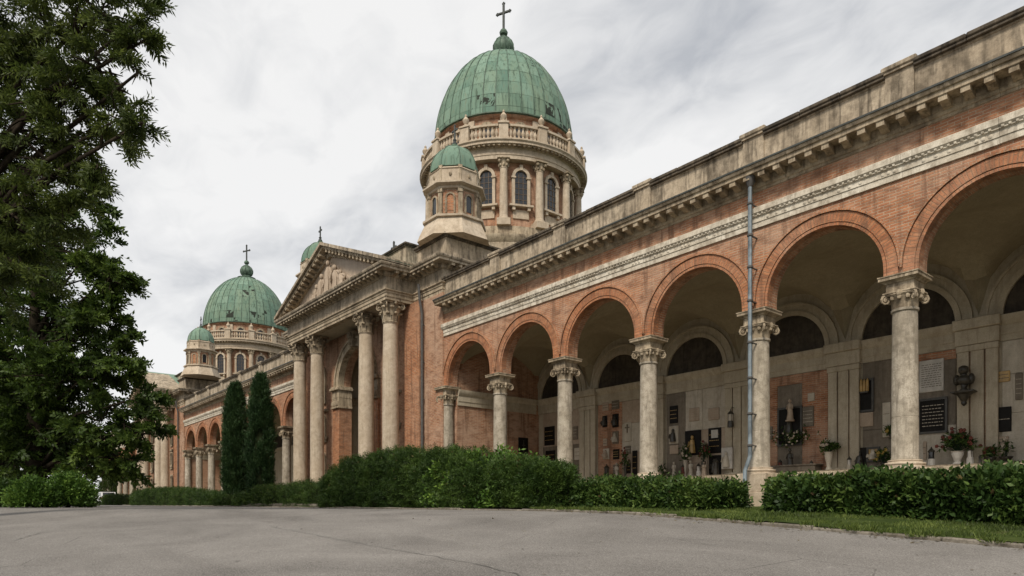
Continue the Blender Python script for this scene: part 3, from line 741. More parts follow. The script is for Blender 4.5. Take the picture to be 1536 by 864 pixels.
    # pediment
    zb = cz+.41; za = 12.8+H; hw = 6.06; sl = (za-zb)/hw; al = math.atan(sl)
    b = MB(); b.prism([(ax-5.4, zb-.1), (ax+5.4, zb-.1), (ax, za-.2)], 'y', P0+.05, P0+.4); b.build('tympanum', 'pink', root)
    for sg in (-1, 1):
        for (o0, o1, y0, m_, nm) in ((.0, .14, P0-.56, 'sooty', 'raking_cornice'), (-.12, -.003, P0-.44, 'stone', 'raking_soffit'), (-.42, -.16, P0-.08, 'stone', 'raking_band')):
            dz = 1/math.cos(al)
            zt = lambda x, o: za-abs(x)*sl+o*dz
            b = MB(); xe = hw if o1 > 0 else hw-.35
            b.prism([(ax+sg*.0, zt(0, o0)), (ax+sg*xe, max(zt(xe, o0), zb-.04)), (ax+sg*xe, max(zt(xe, o1), zb-.0)), (ax, zt(0, o1))], 'y', y0+(.003 if sg > 0 else 0), G+.5 if o1 > 0 else P0+.3); b.build(nm, m_, root)
        for i in range(1, 16):
            x = i*.355+.02
            if za-x*sl-.3 < zb+.08: continue
            o = shared('mod', modillion_mesh, 'modillion', 'stone', root, (ax+sg*x, P0-.088, za-x*sl-.30)); o.rotation_euler.y = sg*al
    # tympanum relief: standing and kneeling figures with scrolls
    def fig(x, z0, h, lean=0, wide=1.):
        b = MB(); y = P0-.02
        b.tube([(x, y, z0), (x+.02, y-.05, z0+h*.35), (x+lean*.5, y-.08, z0+h*.62), (x+lean*.8, y-.07, z0+h*.78)], [.26*wide, .21*wide, .19*wide, .10], 8)
        b.ball((x+lean, y-.10, z0+h*.90), (.11, .11, .14), 8, 6)
        b.tube([(x+lean*.8-.18, y-.06, z0+h*.74), (x-.36*wide, y-.08, z0+h*.55), (x-.16, y-.14, z0+h*.48)], [.075, .06, .05], 6)
        b.tube([(x+lean*.8+.18, y-.06, z0+h*.74), (x+.36*wide, y-.08, z0+h*.58), (x+.30*wide, y-.14, z0+h*.40)], [.075, .06, .05], 6)
        for k in range(4): b.tube([(x-.15+.1*k, y-.15, z0+h*.5), (x-.2+.13*k, y-.20, z0+.02)], [.035, .05], 5)
        b.build('relief_figure', 'pink', root)
    fig(ax-.05, zb+.05, 1.72); fig(ax+.85, zb+.05, 1.25, -.12); fig(ax-.9, zb+.05, 1.2, .12)
    fig(ax+1.5, zb+.03, .85, -.2, .8); fig(ax-1.55, zb+.03, .8, .2, .8)
    for sg in (-1, 1):
        b = MB(); rr_ = random.Random(3)
        for k in range(16):
            x = ax+sg*(1.2+k*.13); zz_ = zb+.10+.25*rr_.random()*(1.9-k*.09); b.ball((x, P0+.0, zz_), (.10, .09, .10+.05*rr_.random()), 6, 4)
        for k in range(9): b.ball((ax+sg*(.35+.16*k), P0, za-.95-.14*k-.2*rr_.random()), (.10, .08, .12), 6, 4)
        b.build('relief_foliage', 'pink', root)
    b = MB()
    for sg in (-1, 1): b.prism([(ax, za+.155), (ax+sg*hw, zb+.08), (ax+sg*hw, zb+.03), (ax, za+.05)], 'y', P0-.3, 20.5)
    b.build('gable_roof', 'copper', root)
    b = MB(); b.box(ax-.12, ax+.12, 17.9, 18.14, za+.05, za+.35); cross_mesh(b, (ax, 18.02, za+.33), .8, .045); b.build('gable_cross', 'iron', root)
    # attic blocks
    def attic(x0, x1, y0, y1, z0, z1, nm):
        b = MB(); b.box(x0, x1, y0, y1, z0, z1); b.box(x0-.04, x1+.04, y0-.04, y1+.04, z0, z0+.14)
        o = b.build(nm, 'sooty', root)
        b = MB(); b.box(x0-.07, x1+.07, y0-.07, y1+.07, z1+.002, z1+.07); b.box(x0-.13, x1+.13, y0-.13, y1+.13, z1+.07, z1+.17, .02); b.build('attic_coping', 'coping', o)
    attic(ax-3.1, ax+3.1, 16.9, 20.6, 11.7, 13.85, 'attic')
    for sg in (-1, 1):
        x0, x1 = sorted((ax+sg*(B-2.25), ax+sg*B)); attic(x0, x1, G+.15, 18.75, 11.69, 12.62, 'attic')
        turret(root, (ax+sg*6.95, 17.05))
    x0, x1 = ax+B-.4, ax+B; attic(x0, x1, 18.9, 32.9, 11.69, 12.4, 'attic')
    drum(root, dc)
    return root

def turret(root, c):
    if 'tur' in SH: dup(SH['tur'], root, (c[0], c[1], 12.7)); return
    ph = PI/8; k8 = 1/math.cos(PI/8)
    b = MB(); b.lathe([(r*k8, z) for r, z in ((1.52, 12.72), (1.42, 13.0), (1.22, 13.45), (1.20, 13.5), (1.30, 13.53), (1.30, 13.62), (1.10, 13.66), (1.10, 13.68))], 8, c, ph)
    b.lathe([(r*k8, z) for r, z in ((1.0, 13.6), (1.0, 14.74), (1.10, 14.78), (1.12, 14.86), (1.30, 14.93), (1.30, 15.0), (1.12, 15.04), (1.06, 15.06), (1.04, 15.60), (1.08, 15.64), (.98, 15.74), (.95, 15.76))], 8, c, ph)
    o = b.build('turret', 'shaft', root, (c[0], c[1], 12.7), sharp=25); SH['tur'] = o
    for k in range(8):
        a = k*PI/4; d = (math.cos(a), math.sin(a)); mt = Matrix.Translation((c[0], c[1], 0)) @ Matrix.Rotation(a+PI/2, 4, 'Z')
        b = MB(); b.prism([(-.34, 13.75), (.34, 13.75), (.34, 14.72), (-.34, 14.72)], 'y', -1.015, -.9); b.xf(mt); b.build('turret_panel', 'brick', o)
        b = MB(); b.prism(arched_poly(.145, 13.85, 14.4, 8), 'y', -1.03, -.95); b.xf(mt); b.build('turret_window', 'glass' if k % 2 == 0 else 'brick_bright', o)
        b = MB(); b.ring(0, 14.4, .145, .215, -1.07, -.95, n=10)
        for sg in (-1, 1): x0, x1 = sorted((sg*.145, sg*.215)); b.box(x0, x1, -1.065, -.95, 13.76, 14.4)
        b.xf(mt); b.build('window_frame', 'stone', o)
        b = MB(); b.xf(mt); st = 0; b.box(-.09, .09, -1.17, -1.0, 13.68, 14.70, .01); b.box(-.12, .12, -1.20, -1.0, 14.60, 14.76, .01); b.box(-.11, .11, -1.19, -1.0, 13.66, 13.78, .01); b.xf(Matrix.Translation((c[0], c[1], 0)) @ Matrix.Rotation(a+PI/2+PI/8, 4, 'Z')); b.build('turret_pilaster', 'stone', o)
        b = MB(); b.box(-.06, .06, -1.13, -1.0, 15.08, 15.66, .01); b.box(-.09, .09, -1.12, -.95, 15.66, 15.78, .01); b.xf(Matrix.Translation((c[0], c[1], 0)) @ Matrix.Rotation(a+PI/2+PI/8, 4, 'Z')); b.build('attic_strip', 'stone', o)
        b = MB(); b.ball((0, -1.07, 15.38), (.07, .05, .09), 6, 4); b.xf(mt); b.build('boss', 'stone', o)
    b = MB(); pr = [(1.03*k8, 15.76), (1.03*k8, 15.80)]+[(.98*k8*math.cos(t), 15.8+1.22*math.sin(t)) for t in np.linspace(0, 1.42, 9)]+[(.10, 17.05), (.16, 17.08), (.16, 17.12), (.05, 17.16)]
    b.lathe(pr, 8, c, ph); b.build('turret_dome', 'copper', o, sharp=25)
    b = MB()
    for k in range(8):
        a = ph+k*PI/4; b.tube([(c[0]+(r+.01)*math.cos(a), c[1]+(r+.01)*math.sin(a), z) for r, z in pr[1:-4]], .02, 4)
    b.build('turret_seams', 'seam', o)
    b = MB(); b.lathe([(.10, 17.1), (.12, 17.2), (.06, 17.28), (.09, 17.36), (.04, 17.4)], 8, c); cross_mesh(b, (c[0], c[1], 17.36), .62, .035); b.build('turret_cross', 'iron', o)

ND = 14
def drum(root, dc):
    x, y = dc; ph = math.atan2(-y, -x)                     # one column looks at the square
    SH['drumparts'] = []
    def add(o): SH['drumparts'].append(o); return o
    at0 = (x, y, 16)
    b = MB(); b.lathe([(5.3, 11.6), (5.3, 13.0), (5.15, 13.05), (4.95, 13.2), (4.95, 15.25)], 64, dc); add(b.build('drum_base', 'sooty', root, at0))
    b = MB(); b.lathe([(4.85, 15.0), (4.97, 15.2), (5.12, 15.42), (5.12, 15.55), (4.75, 15.62), (4.62, 15.64), (4.62, 16.15), (4.5, 16.2), (4.0, 16.22)], 64, dc); add(b.build('drum_plinth', 'stone', root, at0))
    b = MB(); b.lathe([(4.1, 16.1), (4.1, 20.05)], 64, dc, cap=False); add(b.build('drum_wall', 'brick', root, at0))
    b = MB(); b.lathe([(4.05, 19.72), (4.52, 19.72), (4.52, 19.92), (4.55, 19.93), (4.55, 20.05), (4.50, 20.06), (4.50, 20.26), (4.58, 20.30), (4.58, 20.36), (4.86, 20.38), (4.86, 20.48), (4.93, 20.55), (4.93, 20.60), (4.0, 20.62)], 84, dc); add(b.build('drum_cornice', 'shaft', root, at0))
    b = MB()
    for k in range(112):
        st = len(b.v); b.box(-.06, .06, -4.80, -4.55, 20.29, 20.385); b.xf(Matrix.Translation((x, y, 0)) @ Matrix.Rotation(2*PI*k/112, 4, 'Z'), st)
    o = add(b.build('cornice_dentils', 'stone', root, at0)); o['kind'] = 'stuff'
    b = MB(); b.lathe([(3.92, 20.5), (3.92, 22.15), (4.02, 22.2), (4.10, 22.3), (4.10, 22.36)], 64, dc); add(b.build('upper_drum', 'brick', root, at0))
    def rot(key, fn, nm, mat, a, sub=()):
        def f():
            q = fn(); return q
        o = shared(key, f, nm, mat, root, at0, a+PI/2); add(o)
        for k2, f2, n2, m2 in sub: shared(k2, f2, n2, m2, o, at0).rotation_euler.z = 0
        return o
    def zs(q): q.xf(Matrix.Translation((0, 0, -16))); return q
    def colm():
        q = MB(); q.lathe([(.27, 16.62), (.27, 16.66), (.23, 16.70), (.22, 16.74), (.215, 17.6), (.19, 19.2), (.21, 19.22), (.21, 19.25)], 16, (0, -4.42)); q.lathe([(.32, 16.5), (.32, 16.56), (.28, 16.62)], 16, (0, -4.42)); q.box(-.36, .36, -4.80, -4.05, 16.15, 16.5, .01); return zs(q)
    def colc():
        q = MB(); q.lathe([(.19, 19.25), (.2, 19.4), (.25, 19.6), (.27, 19.66)], 16, (0, -4.42)); q.box(-.33, .33, -4.75, -4.1, 19.66, 19.72, .008)
        for k in range(8):
            a = k*PI/4; q.ball((.23*math.cos(a), -4.42+.23*math.sin(a), 19.38), (.06, .06, .09), 6, 4)
        for k in range(4):
            a = PI/4+k*PI/2; q.ball((.31*math.cos(a), -4.42+.31*math.sin(a), 19.56), (.09, .09, .09), 6, 4)
        return zs(q)
    def win():
        q = MB(); q.ring(0, 18.95, .34, .50, -4.24, -4.0, n=14)
        for sg in (-1, 1):
            x0, x1 = sorted((sg*.34, sg*.50)); q.box(x0, x1, -4.22, -4.0, 17.45, 18.95); q.box(x0-.04, x1+.04, -4.27, -4.0, 18.86, 18.95); q.box(x0-.0, x1+.0, -4.30, -4.0, 17.15, 17.33)
        q.box(-.66, .66, -4.36, -4.0, 17.33, 17.44, .01); q.box(-.44, .44, -4.15, -4.0, 16.75, 17.2); q.box(-.09, .09, -4.28, -4.0, 19.28, 19.58, .01); return zs(q)
    def pane():
        q = MB(); q.prism(arched_poly(.34, 17.44, 18.95), 'y', -4.135, -4.1); return zs(q)
    def bar():
        q = MB()
        for xx in (-.12, .12): q.box(xx-.015, xx+.015, -4.16, -4.13, 17.44, 19.2)
        for k in range(5): q.box(-.33, .33, -4.155, -4.13, 17.75+k*.3-.012, 17.75+k*.3+.012)
        return zs(q)
    def pierb():
        q = MB(); q.box(-.25, .25, -4.82, -4.42, 20.6, 21.42, .01); q.box(-.30, .30, -4.87, -4.37, 21.42, 21.52, .01); q.box(-.28, .28, -4.85, -4.40, 20.6, 20.74)
        q.lathe([(.16, 21.52), (.18, 21.58), (.08, 21.66), (.16, 21.80), (.18, 21.90), (.10, 22.02), (.05, 22.08), (.07, 22.14), (.02, 22.22)], 10, (0, -4.62)); return zs(q)
    def bal():
        q = MB(); da = 2*PI/ND
        for (r0, r1, z0, z1) in ((4.50, 4.72, 20.62, 20.74), (4.48, 4.74, 21.33, 21.44)):
            q.lathe([(r0, z0), (r1, z0), (r1, z1), (r0, z1), (r0, z0)], 6, (0, 0), 0, -PI/2+.055, -PI/2+da-.055, cap=False)
        for k in range(7):
            a = -PI/2+.055+(da-.11)*(k+.5)/7; q.lathe([(.07, 20.74), (.07, 20.80), (.05, 20.84), (.10, 20.96), (.10, 21.04), (.045, 21.2), (.075, 21.28), (.07, 21.33)], 8, (4.61*math.cos(a), 4.61*math.sin(a)))
        return zs(q)
    def dorm():
        q = MB(); q.ring(0, 21.55, .26, .42, -4.06, -3.8, n=12)
        for sg in (-1, 1): x0, x1 = sorted((sg*.26, sg*.42)); q.box(x0, x1, -4.05, -3.8, 20.7, 21.55)
        return zs(q)
    def dpane():
        q = MB(); q.prism(arched_poly(.26, 20.7, 21.55, 8), 'y', -3.96, -3.9); return zs(q)
    def strip():
        q = MB(); q.box(-.18, .18, -4.02, -3.85, 20.6, 22.16); return zs(q)
    for k in range(ND):
        a = ph+2*PI*k/ND; h_ = a+PI/ND
        rot('dc', colm, 'drum_column', 'shaft', a, [('dcc', colc, 'drum_capital', 'stone')])
        rot('dw', win, 'drum_window', 'shaft', h_, [('dp', pane, 'window_pane', 'glass'), ('db', bar, 'window_bars', 'bars')])
        rot('pb', pierb, 'balustrade_pier', 'shaft', a); rot('bl', bal, 'balustrade', 'shaft', a)
        rot('dm', dorm, 'attic_window', 'stone', h_, [('dmp', dpane, 'window_pane', 'glass')]); rot('st', strip, 'attic_pilaster', 'shaft', a)
    # copper dome: core, panels, standing seams
    Z0 = 22.38
    def R(z): t = min(1, max(0, (z-Z0)/5.5)); return 4.06*math.sqrt(max(0, 1-t*t))
    zsn = [Z0+v for v in (0, .40, 1.12, 1.86, 2.6, 3.32, 4.0, 4.6, 5.12)]
    b = MB(); b.lathe([(4.12, 22.33), (4.20, 22.36), (4.20, 22.42)]+[(R(zz_)-.03, zz_) for zz_ in np.linspace(Z0, Z0+5.15, 22)], 72, dc); dome = add(b.build('dome', 'seam', root, at0))
    NS = 36
    def panel(i):
        def f():
            q = MB(); z0, z1 = zsn[i]+.008, zsn[i+1]-.008; da = 2*PI/NS*.5-.004
            for j in range(2):
                za_, zb_ = z0+(z1-z0)*j/2, z0+(z1-z0)*(j+1)/2
                for m_ in range(2):
                    a0, a1 = -PI/2-da+da*m_, -PI/2-da+da*(m_+1); lift = .012 if m_ == 0 else .012
                    ra, rb = R(za_)+.0, R(zb_)+.0
                    q.face([(ra*math.cos(a0), ra*math.sin(a0), za_-16), (ra*math.cos(a1), ra*math.sin(a1), za_-16), (rb*math.cos(a1), rb*math.sin(a1), zb_-16), (rb*math.cos(a0), rb*math.sin(a0), zb_-16)])
            return q
        return f
    rg = random.Random(11)
    for k in range(NS):
        a = 2*PI*k/NS
        for i in range(len(zsn)-1):
            o = shared(('pn', i, rg.random() < (.5, .4, .12, .05, .05, .07, 0, 0)[i]), panel(i), 'copper_panel', None, dome, at0, a); s_ = 1+rg.uniform(-.001, .0022); o.scale = (s_, s_, 1)
    def seam():
        q = MB(); q.tube([(0, -(R(zz_)+.015), zz_-16) for zz_ in np.linspace(Z0-.02, Z0+5.15, 18)], .028, 5); return q
    for k in range(NS): shared('seam', seam, 'standing_seam', 'seam', dome, at0, 2*PI*(k+.5)/NS)
    b = MB(); zt = Z0+5.12; b.lathe([(1.6, zt-.12), (1.25, zt+.0), (1.0, zt+.16), (.86, zt+.30), (.90, zt+.36), (.66, zt+.42), (.46, zt+.52), (.40, zt+.62), (.50, zt+.72), (.60, zt+.95), (.60, zt+1.15), (.48, zt+1.42), (.26, zt+1.62), (.14, zt+1.74), (.12, zt+1.80), (.22, zt+1.86), (.25, zt+1.98), (.18, zt+2.12), (.06, zt+2.2), (.05, zt+2.4)], 24, dc)
    for k in range(12):
        a = k*PI/6; b.tube([(x+r*math.cos(a), y+r*math.sin(a), zt+q) for r, q in ((.50, .70), (.61, .95), (.61, 1.15), (.49, 1.42), (.27, 1.62))], .04, 5)
    add(b.build('dome_finial', 'seam', root, at0))
    b = MB(); cross_mesh(b, (x, y, zt+2.2), 1.5, .06, (.9, .43)); add(b.build('dome_cross', 'iron', root, at0))

pav = pavilion('church_pavilion', 'nearest domed brick church pavilion with pedimented portico and large green copper dome', -31.45, (-31.45, 25.4))
b = MB(); xp = -25.05; b.tube([(xp, 15.55, 10.9), (xp, 15.62, 10.2), (xp, 15.72, 9.7), (xp, 15.74, 1.6)], .06, 8); b.build('drainpipe', 'lead', pav)
for zz_ in (9.2, 7.6, 6., 4.4): b = MB(); b.lathe([(.075, zz_-.03), (.075, zz_+.03)], 8, (xp, 15.74)); b.box(xp-.02, xp+.02, 15.74, 15.86, zz_-.01, zz_+.01); b.build('pipe_bracket', 'lead', pav)

arc2 = arcade('arcade_building', 'middle brick arcade between the two domed pavilions, half hidden by cypresses', [-38.15, -41.3, -45.2, -49.3, -53.4, -56.8, -60.2, -63.6], -38.3, -63.8, False)
# the second pavilion repeats the first
pav2_parts = [o.name for o in SH['drumparts']]
pav2 = copy_tree(pav, None, (-71.6, 15.85, 1.3))
for o in ch_of[pav2.name]:
    if o.name.split('.')[0] in {n.split('.')[0] for n in pav2_parts}: o.location += Vector((1.2, -2.0, -3.25))
for o in list(ch_of[pav2.name]):
    if o.name.startswith('turret') and o.location.x > 0: o.location.x += 1.6
for o in list(ch_of[pav2.name]):
    if o.name.startswith('turret') and o.location.x < 0:         # the photograph shows only the near turret there
        for q in ch_of.get(o.name, []): bpy.data.objects.remove(q)
        bpy.data.objects.remove(o); break
pav2['label'] = 'distant domed church pavilion at the left, smaller green dome beyond the arcade'
pav['group'] = pav2['group'] = 'domed pavilions of the arcade front'
arc3 = arcade('arcade_building', 'farthest brick arcade behind the left trees, beyond the second pavilion', [-79.6-3.6*k for k in range(8)], -79.5, -105, False)
for a in (arc, arc2, arc3): a['group'] = 'brick arcades in line'

# ------------------------------------------------------------------ planting
def leaf_mesh(name, cen, dirs, nrm, ln, wd, tint, mat, parent=None, at_=None, bend=.0, kind=None):
    """one pointed four-cornered leaf per row, gathered in one mesh"""
    n = len(cen); at_ = np.array(at_ if at_ is not None else wl(parent), float)
    d = dirs/np.linalg.norm(dirs, axis=1, keepdims=True); s_ = np.cross(d, nrm); s_ /= np.linalg.norm(s_, axis=1, keepdims=True)+1e-9
    up = np.cross(s_, d); ln = np.broadcast_to(np.asarray(ln, float), (n,))[:, None]; wd = np.broadcast_to(np.asarray(wd, float), (n,))[:, None]
    v = np.empty((n, 4, 3)); v[:, 0] = cen; v[:, 1] = cen+d*ln*.45+s_*wd*.5+up*ln*bend; v[:, 2] = cen+d*ln; v[:, 3] = cen+d*ln*.45-s_*wd*.5+up*ln*bend
    v = (v-at_).reshape(-1, 3).astype(np.float32)
    me = bpy.data.meshes.new(name); me.vertices.add(4*n); me.vertices.foreach_set('co', v.ravel())
    me.loops.add(4*n); me.loops.foreach_set('vertex_index', np.arange(4*n, dtype=np.int32)); me.polygons.add(n); me.polygons.foreach_set('loop_start', np.arange(0, 4*n, 4, dtype=np.int32))
    a = me.attributes.new('tint', 'FLOAT', 'POINT'); a.data.foreach_set('value', np.repeat(np.clip(tint, 0, 1), 4).astype(np.float32))
    me.materials.append(M[mat]); me.update(); me.validate()
    o = link(name, me, parent, at_)
    if kind: o['kind'] = kind
    return o
def unit(n): v = RNG.normal(size=(n, 3)); return v/np.linalg.norm(v, axis=1, keepdims=True)
def sprays(P, D, per, length, leaf_l, leaf_w, tint, spread=.9):
    """shoots at P pointing along D, each with `per` leaves in two ranks"""
    n = len(P); D = D/np.linalg.norm(D, axis=1, keepdims=True); U = np.cross(D, unit(n)); U /= np.linalg.norm(U, axis=1, keepdims=True)+1e-9
    V = np.cross(D, U); cen = []; dr = []; nr = []; ti = []
    L_ = length*RNG.uniform(.7, 1.25, n)[:, None]
    for k in range(per):
        t = (k+.5)/per; sg = 1 if k % 2 else -1
        cen.append(P+D*L_*t-V*.12*L_*t*t); q = D*(1-spread*.55)+U*sg*spread*(1-.5*t)+V*RNG.normal(0, .25, (n, 1)); dr.append(q); nr.append(V+RNG.normal(0, .35, (n, 3))); ti.append(tint+RNG.normal(0, .12, n)+.12*t)
    cen, dr, nr, ti = map(np.concatenate, (cen, dr, nr, ti))
    return cen, dr, nr, leaf_l*RNG.uniform(.7, 1.2, len(cen)), leaf_w*RNG.uniform(.8, 1.2, len(cen)), ti
def fbm(P, sc, seed=0):
    P = np.asarray(P)*sc+seed*17.3; o = np.zeros(len(P)); a = 1
    for k in range(4):
        q = P*(1.9**k); o += a*np.sin(q[:, 0]+1.3*np.sin(q[:, 1]*1.1+k))*np.sin(q[:, 1]*.9+1.7*np.sin(q[:, 2]+2*k))*np.cos(q[:, 2]*1.05+np.sin(q[:, 0]*1.2)); a *= .55
    return o/1.4

def hedge(name, label, cat, ax_pts, half, heights, leaf, n, ll, lw, per=7, sl=.22, group=None, tint=.45, bump=.10, base=None, seed=1, sideflip=False):
    """ax_pts: plan polyline; heights: hedge top above ground at each point"""
    P = np.array(ax_pts, float); seg = np.linalg.norm(np.diff(P, axis=0), axis=1); cum = np.concatenate([[0], np.cumsum(seg)]); T = cum[-1]
    gb = base if base is not None else [zgf(x, y) for x, y in ax_pts]
    root = tag(empty(name, (P[:, 0].mean(), P[:, 1].mean(), float(np.mean(gb)))), label, cat, group)
    def surf(t, ph, shrink=0.):
        t_ = np.clip(t, 0, T); x = np.interp(t_, cum, P[:, 0]); y = np.interp(t_, cum, P[:, 1]); h = np.interp(t_, cum, heights); g = np.interp(t_, cum, gb)
        i = np.clip(np.searchsorted(cum, t_, side='right')-1, 0, len(seg)-1); tx, ty = (np.diff(P, axis=0)[i]/seg[i][:, None]).T
        over = t-t_                                # rounded ends
        fall = np.sqrt(np.clip(1-(over/half)**2, 0, 1)) if half else 1
        endf = np.clip(np.minimum(t_, T-t_)/.5, 0, 1)**.5*.06+.94
        c, s_ = np.cos(ph), np.sin(ph); ex = .55
        u = np.sign(c)*np.abs(c)**ex*half*fall; z = np.abs(s_)**(ex*.8)*h*endf*(.72+.28*fall)
        q = np.stack([x+tx*over-ty*u, y+ty*over+tx*u, g+z], 1)
        nr = np.stack([-ty*np.sign(c)*np.abs(c)+tx*over/half, tx*np.sign(c)*np.abs(c)+ty*over/half, np.abs(s_)+.05], 1); nr /= np.linalg.norm(nr, axis=1, keepdims=True)
        b_ = fbm(q, 1.6, seed)*bump*1.3+fbm(q, 4.5, seed+3)*bump*.55
        q = q+nr*(b_-shrink)[:, None] if hasattr(b_-shrink, '__len__') else q+nr*(b_)
        return q, nr
    # solid dark core inside the leaves
    nt_, np_ = max(12, int(T/.25)), 14; tt = np.linspace(-half*.97, T+half*.97, nt_); pp = np.linspace(0, PI, np_)
    TT, PP = np.meshgrid(tt, pp, indexing='ij'); q, nr = surf(TT.ravel(), PP.ravel(), np.full(TT.size, .13)); q[:, 2] = np.maximum(q[:, 2], q[:, 2])
    f = [(i*np_+j, (i+1)*np_+j, (i+1)*np_+j+1, i*np_+j+1) for i in range(nt_-1) for j in range(np_-1)]
    me = bpy.data.meshes.new('twigs'); me.from_pydata((q-np.array(wl(root))).tolist(), [], f); me.materials.append(M['core']); link('twigs', me, root, wl(root))  # the dark core shell, not separate twigs
    t = RNG.uniform(-half, T+half, n); ph = RNG.uniform(.0, PI, n); zf_ = RNG.uniform(.02, 1, n)**(1/.44); pz = np.arcsin(np.clip(zf_, 0, 1)); ph = np.where(RNG.uniform(size=n) < .5, np.where(RNG.uniform(size=n) < .75, pz, PI-pz), ph); ph = ph if sideflip else PI-ph; q, nr = surf(t, ph, RNG.uniform(-.02, .12, n))
    D = nr+unit(n)*.75+np.array([0, 0, .25]); ti = tint+.30*fbm(q, 2.2, seed+5)+.18*fbm(q, 6.5, seed+8)+RNG.normal(0, .10, n)
    leaf_mesh('foliage', *sprays(q-D*sl*.4, D, per, sl, ll, lw, ti), leaf, root, kind='stuff')
    b = MB()
    for k in range(int(T/.45)+1):
        q0, _ = surf(np.array([min(T, k*.45+RNG.uniform(-.1, .1))]), np.array([PI/2]), np.array([.3])); x, y, z = q0[0]; g0 = float(np.interp(min(T, k*.45), cum, gb)); sx_ = RNG.uniform(-.35, .35)*half
        b.tube([(x, y+sx_*.5, g0-.05), (x+RNG.uniform(-.1, .1), y+sx_, g0+.5*(z-g0)), (x+RNG.uniform(-.2, .2), y+sx_*1.4, z-.05)], [.03, .02, .008], 5)
    b.build('stems', 'bark', root)['kind'] = 'stuff'
    nd_ = max(20, n//45); q, nr = surf(RNG.uniform(0, T, nd_), RNG.uniform(.1, PI-.1, nd_), RNG.uniform(-.03, .05, nd_))
    leaf_mesh('dry_leaves', q, nr+unit(nd_)*.8, unit(nd_), ll*1.1, lw*1.3, RNG.uniform(0, 1, nd_), 'litter', root, kind='stuff')
    return root

YR = 13.4
def X_(x, Y): return at(x, 700, Y)[0]
def hz(x, y, Y):                                # height of a sight line over the ground at plane Y
    X, z = at(x, y, Y); return z-zgf(X, Y)
# two clipped hedges in front of the arcade
def hl(x0, x1, Y, tops, name, label, leaf, n, half, ll, lw, **k):
    xs = np.linspace(x0, x1, len(tops)); pts = [(X_(x, Y), Y) for x in xs]; hs = [max(.2, hz(x, t, Y)) for x, t in zip(xs, tops)]
    base = [zlawn(p[0], p[1])-.05 if p[0] > -13.5 else zgf(*p) for p in pts]; hs = [at(x, t, Y)[1]-b_ for x, t, b_ in zip(xs, tops, base)]
    order = np.argsort([p[0] for p in pts]); 
    return hedge(name, label, 'hedge', [pts[i] for i in order], half, [hs[i] for i in order], leaf, n, ll, lw, base=[base[i] for i in order], **k)
hl(872, 1076, 13.6, [726, 723, 721, 722, 722, 726], 'laurel_hedge', 'low clipped dark hedge left of the blue-grey drainpipe, on the lawn edge', 'laurel', 4200, .62, .105, .052, seed=2, bump=.13, group='clipped hedges before the arcade')
hl(1208, 1900, 13.2, [722, 714, 715, 716, 716, 716, 718, 718], 'laurel_hedge', 'long clipped dark hedge right of the blue-grey drainpipe', 'laurel', 7800, .62, .115, .058, seed=3, bump=.13, group='clipped hedges before the arcade')
# the big yew, with a bright shrub growing in it
hl(520, 740, 12.6, [704, 686, 679, 677, 678, 675, 678, 690], 'yew_hedge', 'tall broad dark yew hedge before the portico columns', 'yew', 12500, 1.0, .085, .024, per=9, sl=.24, bump=.22, seed=4)
hl(692, 772, 12.85, [694, 683, 681, 692], 'leafy_shrub', 'bright light-green leafy shrub growing between the dark hedges', 'light', 2200, 1.02, .15, .065, per=6, sl=.34, bump=.34, seed=5, tint=.42)
hl(770, 818, 12.7, [689, 688, 689, 691], 'yew_hedge', 'squared dark yew hedge right of the bright shrub', 'yew', 5600, .85, .085, .024, per=9, sl=.22, bump=.13, seed=6)
# low mounds towards the left
hl(446, 486, 13.2, [724, 722, 724], 'low_shrub', 'low spreading evergreen beside the tall yew, by the stone step', 'yew', 2200, .8, .08, .02, per=8, seed=7)
hl(368, 425, 13.1, [742, 737, 729, 727, 730], 'low_shrub', 'low evergreen mound at the foot of the right cypress', 'laurel', 2600, .7, .08, .03, seed=8)
hl(215, 352, 13.0, [736, 733, 731, 732, 735, 739, 741], 'yew_hedge', 'long low dark hedge at the foot of the far arcade columns', 'yew', 7000, 1.0, .09, .022, per=8, seed=9)
hl(168, 192, 13.2, [743, 741, 743], 'yew_hedge', 'small dark hedge beside the parked white car', 'yew', 1600, 1.0, .11, .03, seed=10)

def tube_obj(name, pts, rad, mat, par, n=7):
    b = MB(); b.tube(pts, rad, n); return b.build(name, mat, par, sharp=80)

